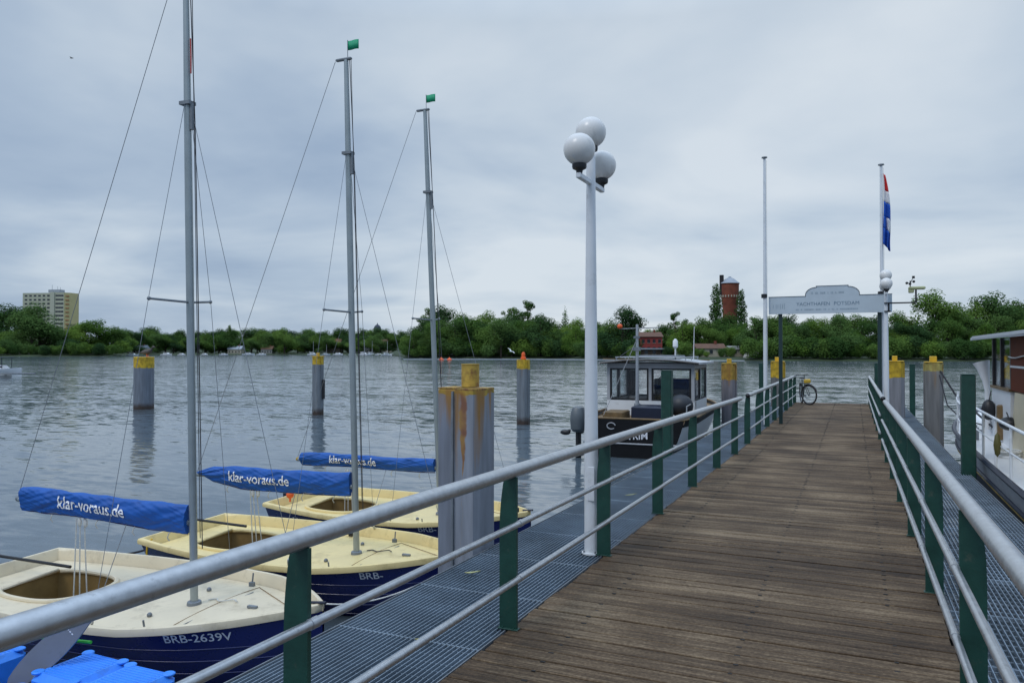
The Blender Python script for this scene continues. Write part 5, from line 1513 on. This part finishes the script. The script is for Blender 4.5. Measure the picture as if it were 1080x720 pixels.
# ------------------------------------------------------------------ far buildings
def wins(mb, face, u0, u1, z0, z1, nu, nz, wu, wz, off):
    pass
def tower_block():
    D = 640; zb = ground(50, D)
    x, y = P(49, D)
    root = thing('tower_block', 'tall pale yellow slab tower block above the trees on the left', 'apartment block', (x, y, zb), (0, 0, TH + R(-6)))
    # local: -y faces the camera; the right end wall is turned a little away
    H = (371 - 308) / F * D + EYE - zb
    wL, wR, dp = -22, 16.0, 13
    mb = MB(); mb.bb(wL, 4, 0, dp, -1, H - .6); mb.build('left_wing', SLABY, root)
    mb = MB(); mb.bb(4.0, 7.5, -1.2, dp, -1, H); mb.build('stair_shaft', mat('facade_pale', (.46, .47, .38), .85, var=.05, vscale=.1), root)
    mb = MB(); mb.bb(7.5, wR, -.6, dp, -1, H - .4); mb.build('right_wing', SLABY, root)
    mb = MB(); mb.prism([(wR, -.6), (wR + 3.6, 3.0), (wR + 3.6, dp), (wR, dp)], lambda u, v, h: (u, v, h), -1, H - .5); mb.build('yellow_end', SLABO, root, fixn=True)
    mb = MB(); mb.bb(-1, 9.5, 3, 9, H, H + 2.4); mb.build('roof_house', ROOFG, root)
    mb = MB()
    for xx, hh in ((1, 6.5), (6, 5.2), (8.5, 4.5)): mb.tube((xx, 5, H + 2), (xx, 5, H + hh), .12, n=6)
    mb.build('antenna', GALVD, root)
    nf = 14; fh = (H - 2) / nf
    for (a, b, n, yf, f0) in ((wL + 1, 3.5, 6, 0, 5), (8.2, wR - .5, 3, -.6, 2)):
        for k in range(n):
            u = a + (b - a) * (k + .5) / n
            for f in range(f0, nf):
                q = MB(); q.bb(u - 1.15, u + 1.15, yf - .06, yf + .02, 1.0 + f * fh + .7, 1.0 + f * fh + 2.05); q.build('window', WINDK, root)
    for f in range(2, nf):
        q = MB(); ang = math.atan2(3.6, 3.6)
        q.box((wR + 1.8, 1.2 - .22, 1.0 + f * fh + 1.0), (2.6, .5, 1.0), Matrix.Rotation(ang, 3, 'Z')); q.build('balcony', BALC, root)
tower_block()
def water_tower():
    D = 330; zb = ground(770, D); x, y = P(770, D)
    root = thing('water_tower', 'red brick water tower with grey conical roof and dark chimney rising above the trees', 'water tower', (x, y, zb))
    k = D / F
    H1 = (371 - 299) * k + EYE - zb
    mb = MB(); mb.lathe([(7.6 * k, -1), (7.6 * k, H1 - 26 * k), (8.0 * k, H1 - 22 * k), (9.2 * k, H1 - 14 * k), (9.4 * k, H1 - .3), (9.9 * k, H1 - .2), (9.9 * k, H1)], n=20); mb.build('shaft', BRICK, root, sharp=30)
    mb = MB(); mb.lathe([(10.4 * k, H1), (5 * k, H1 + 4.6 * k), (1.6 * k, H1 + 6.5 * k), (1.4 * k, H1 + 7.2 * k), (0, H1 + 7.6 * k)], n=20); mb.build('roof', ROOFG, root)
    for a in range(20):
        an = 2 * math.pi * a / 20
        q = MB(); q.box((9.32 * k * math.cos(an), 9.32 * k * math.sin(an), H1 - 13.5 * k), (.5, .5, .9), Matrix.Rotation(an, 3, 'Z')); q.build('window', WALLC, root)
    q = MB(); xo = -8.6 * k
    q.bb(xo * CS - .8, xo * CS + .8, xo * SN - .8, xo * SN + .8, H1 - 12 * k, H1 + 9 * k); q.build('chimney', mat('dark_chimney', (.02, .018, .02), .8), root)
water_tower()
def house(label, px, D, w, dp, h, roofh, wm, rm, cat='house', flat=False, group=None, rz=0, zoff=0, nw=3, base_y=None):
    x, y = P(px, D); zb = ground(px, D) + zoff
    root = thing('building', label, cat, (x, y, zb), (0, 0, TH + rz), group=group)
    mb = MB(); mb.bb(-w / 2, w / 2, 0, dp, -1.5, h); mb.build('wall', wm, root)
    if flat:
        mb = MB(); mb.bb(-w / 2 - .6, w / 2 + .6, -1.0, dp + .5, h, h + .45); mb.build('roof', rm, root)
    else:
        mb = MB(); e = .5
        mb.prism([(-w / 2 - e, h), (w / 2 + e, h), (w / 2 * .72, h + roofh), (-w / 2 * .72, h + roofh)] if False else [(-e, h), (dp / 2, h + roofh), (dp + e, h)], lambda u, v, t: (t, u, v), -w / 2 - e, w / 2 + e)
        ro = mb.build('roof', rm, root, fixn=True)
        q = MB(); q.bb(w * .2, w * .2 + .7, dp / 2 - .4, dp / 2 + .4, h + roofh * .5, h + roofh + .9); q.build('chimney', BRICK, ro)
    for f in range(max(1, int(h // 3))):
        for k in range(nw):
            u = -w / 2 + w * (k + .5) / nw
            q = MB(); q.bb(u - .55, u + .55, -.05, .02, 1.0 + 3 * f, 2.3 + 3 * f); wf = q.build('window', WINDK, root)
            s_ = MB(); s_.bb(u - .7, u + .7, -.12, 0, .86 + 3 * f, .97 + 3 * f); s_.build('sill', WALLC, wf)
    return root
house('dark red building between the trees above the motorboat roof', 687, 300, 8.6, 10, 6.4, 2.0, BRICKR, ROOFB, 'building', nw=4, zoff=.6)
house('brown timber boathouse terrace below the red building', 690, 262, 14, 6, 2.6, .5, mat('dark_timber', (.10, .065, .045), .8, var=.3, vscale=1), ROOFG, 'boathouse', flat=True, nw=5)
house('small ochre house at the bank right of the cabin antenna', 750, 250, 9, 6, 2.8, 1.6, WALLC, ROOFB, nw=3)
house('pale shed at the bank left of the bare flagpole', 780, 248, 6, 5, 2.4, 1.2, WALLC, WALLG, 'shed', nw=2)
house('low boathouse with grey flat roof behind the bare flagpole', 812, 246, 12.5, 6, 3.4, .4, mat('dark_wall', (.05, .05, .045), .9), ROOFG, 'boathouse', flat=True, nw=2)  # walls in one even near-black colour
# round-topped pale shelter
x, y = P(796, 238)
q = MB(); q.ball((x, y, .6), 3.6, 20, 12, (1, 1, .75)); o = q.build('domed_shelter', mat('canvas_pale', (.34, .32, .29), .9, var=.1)); tag(o, 'pale domed tent at the water edge below the water tower', 'tent')
# distant shore: church-like tower and houses
def far_tower():
    D = 980; x, y = P(398, D); zb = 9
    root = thing('domed_tower', 'distant dark tower with a domed top on the skyline beside the second mast', 'tower', (x, y, zb))
    k = D / F; H = (371 - 347) * k + EYE - zb
    mb = MB(); mb.lathe([(3.9 * k, -2), (3.9 * k, H - 1 * k), (4.3 * k, H - .6 * k), (4.3 * k, H)], n=16); mb.build('shaft', mat('far_stone', (.07, .075, .095), .9, var=.1, vscale=.1), root)
    mb = MB(); mb.lathe([(4.0 * k, H), (3.6 * k, H + 2.2 * k), (2.2 * k, H + 4 * k), (.6 * k, H + 5 * k), (.3 * k, H + 6.4 * k), (0, H + 6.6 * k)], n=16); mb.build('dome', mat('far_dome', (.05, .06, .085), .8), root)
far_tower()
for (px, D, w, h, rh, wm, rm, lab) in ((352, 722, 12, 9.5, 4, mat('ochre_render', (.22, .17, .12), .9), mat('terracotta', (.20, .10, .055), .85), 'distant house with terracotta roof just left of the second mast'),
        (404, 690, 15, 8, 4, WALLC, ROOFB, 'distant pale house right of the second mast'), (389, 700, 11, 7, 4, WALLG, ROOFB, 'distant grey house right of the second mast'), (247, 690, 12, 4, 3, WALLC, ROOFG, 'distant low pale house below the pointed tree'),
        (146, 600, 9, 4, 2.5, WALLC, ROOFG, 'distant pale boathouse left of the round pile top'), (281, 705, 10, 4, 3, WALLG, ROOFB, 'distant small grey house between the first two masts')):
    house(lab, px, D, w, 9, h, rh, wm, rm, nw=4)

# ------------------------------------------------------------------ far boats
def small_yacht(label, px, D, s=1.0, mast=True, hullm=None, rz=0, group='boats moored along the distant shore'):
    x, y = P(px, D)
    root = thing('moored_boat', label, 'boat', (x, y, 0), (0, 0, TH + rz), group=group)
    mb = MB(); rows = []
    for i in range(13):
        t = i / 12; xx = (-4 + 8 * t) * s; b = 1.3 * s * (1 - max(0, (t - .45) / .55) ** 2.2) + .01; g = (.85 + .35 * t * t) * s
        rows.append([(xx, -b * .5, -.2), (xx, -b * .92, .2 * s), (xx, -b, g), (xx, b, g), (xx, b * .92, .2 * s), (xx, b * .5, -.2)])
    mb.grid(rows); mb.add(rows[0], [tuple(range(6))]); mb.build('hull', hullm or BOATW, root, sharp=40, fixn=True)
    mb = MB(); mb.prism([(-2.2 * s, .8 * s), (1.6 * s, .95 * s), (.9 * s, 1.65 * s), (-1.9 * s, 1.75 * s)], lambda u, v, h: (u, h, v), -.85 * s, .85 * s); ca = mb.build('cabin', BOATW, root, fixn=True)
    q = MB(); q.bb(-1.7 * s, .8 * s, -.86 * s, .86 * s, 1.2 * s, 1.5 * s); q.build('window', WINDK, ca)
    if mast:
        q = MB(); q.tube((.4 * s, 0, 1.2 * s), (.4 * s, 0, 10.5 * s), .07 * s, n=6); q.tube((.4 * s, 0, 2.2 * s), (-3.2 * s, 0, 2.1 * s), .10 * s, n=6); q.build('mast', WHITE_P, root)
    return root
rb_ = random.Random(44)
for i, (px, D, m) in enumerate(((140, 505, 0), (176, 590, 0), (192, 610, 0), (216, 635, 0), (236, 650, 0), (262, 655, 0), (276, 660, 0), (330, 668, 1), (344, 668, 1), (357, 662, 0), (372, 655, 1), (384, 648, 1), (392, 640, 1), (400, 625, 0), (408, 605, 1), (415, 560, 0))):
    o = small_yacht('small white motor boat moored along the distant shore' if not m else 'white sailing yacht with bare mast moored along the distant shore', px, D, rb_.uniform(.85, 1.3), bool(m), None, rb_.uniform(-.5, .5))
# boat and low jetty at the left edge
o = small_yacht('white motor boat with dark canopy beside the low jetty at the left edge', 0, 95, .62, False, BOATW, .2, 'boats near the left edge')
x, y = P(2, 95)
q = MB()
for (dx, dy) in ((-1.1, -.6), (1.0, -.6), (-1.1, .6), (1.0, .6)): q.tube((x + dx, y + dy, .6), (x + dx, y + dy, 2.0), .03, n=6)
q.rbox((x, y, 2.04), (2.6, 1.6, .07), .02)
q.build('canopy', NAVY_D).name = 'canopy'
cn = bpy.data.objects['canopy']; tag(cn, 'dark boat canopy on thin poles over the boat at the left edge', 'canopy')
jx, jy = P(4, 78)
root = thing('jetty', 'low grey floating jetty with a beam at the left edge of the water', 'jetty', (jx, jy, 0), (0, 0, TH))
q = MB(); q.rbox((-4.4, 0, .10), (8.8, 2.6, .55), .05); q.build('pontoon', WALLG, root)
q = MB(); q.rbox((-1.5, .4, .47), (9, .25, .14), .02); q.build('beam', GALVD, root)
# red buoys and the pale floating barrier before the middle wood
for px, lab in ((465.5, 'small orange buoy right of the third mast, the left one of two'), (474, 'small orange buoy right of the third mast, the right one of two')):
    x, y = P(px, 250); q = MB(); q.lathe([(.0, -.3), (.75, -.2), (.9, .15), (.55, .5), (.15, .75), (.1, 1.0), (0, 1.05)], (x, y, 0), 14); o = q.build('buoy', ORANGE); tag(o, lab, 'buoy', 'orange buoys before the middle wood')
bp0 = [(px, 268 - max(0, px - 560) * .18) for px in range(425, 790, 12)]
q = MB(); q.path([(*P(px, D), .06) for px, D in bp0], .13, 6); o = q.build('floating_barrier', mat('pale_float', (.45, .48, .5), .6)); tag(o, 'thin pale floating barrier line on the water before the middle wood', 'barrier')
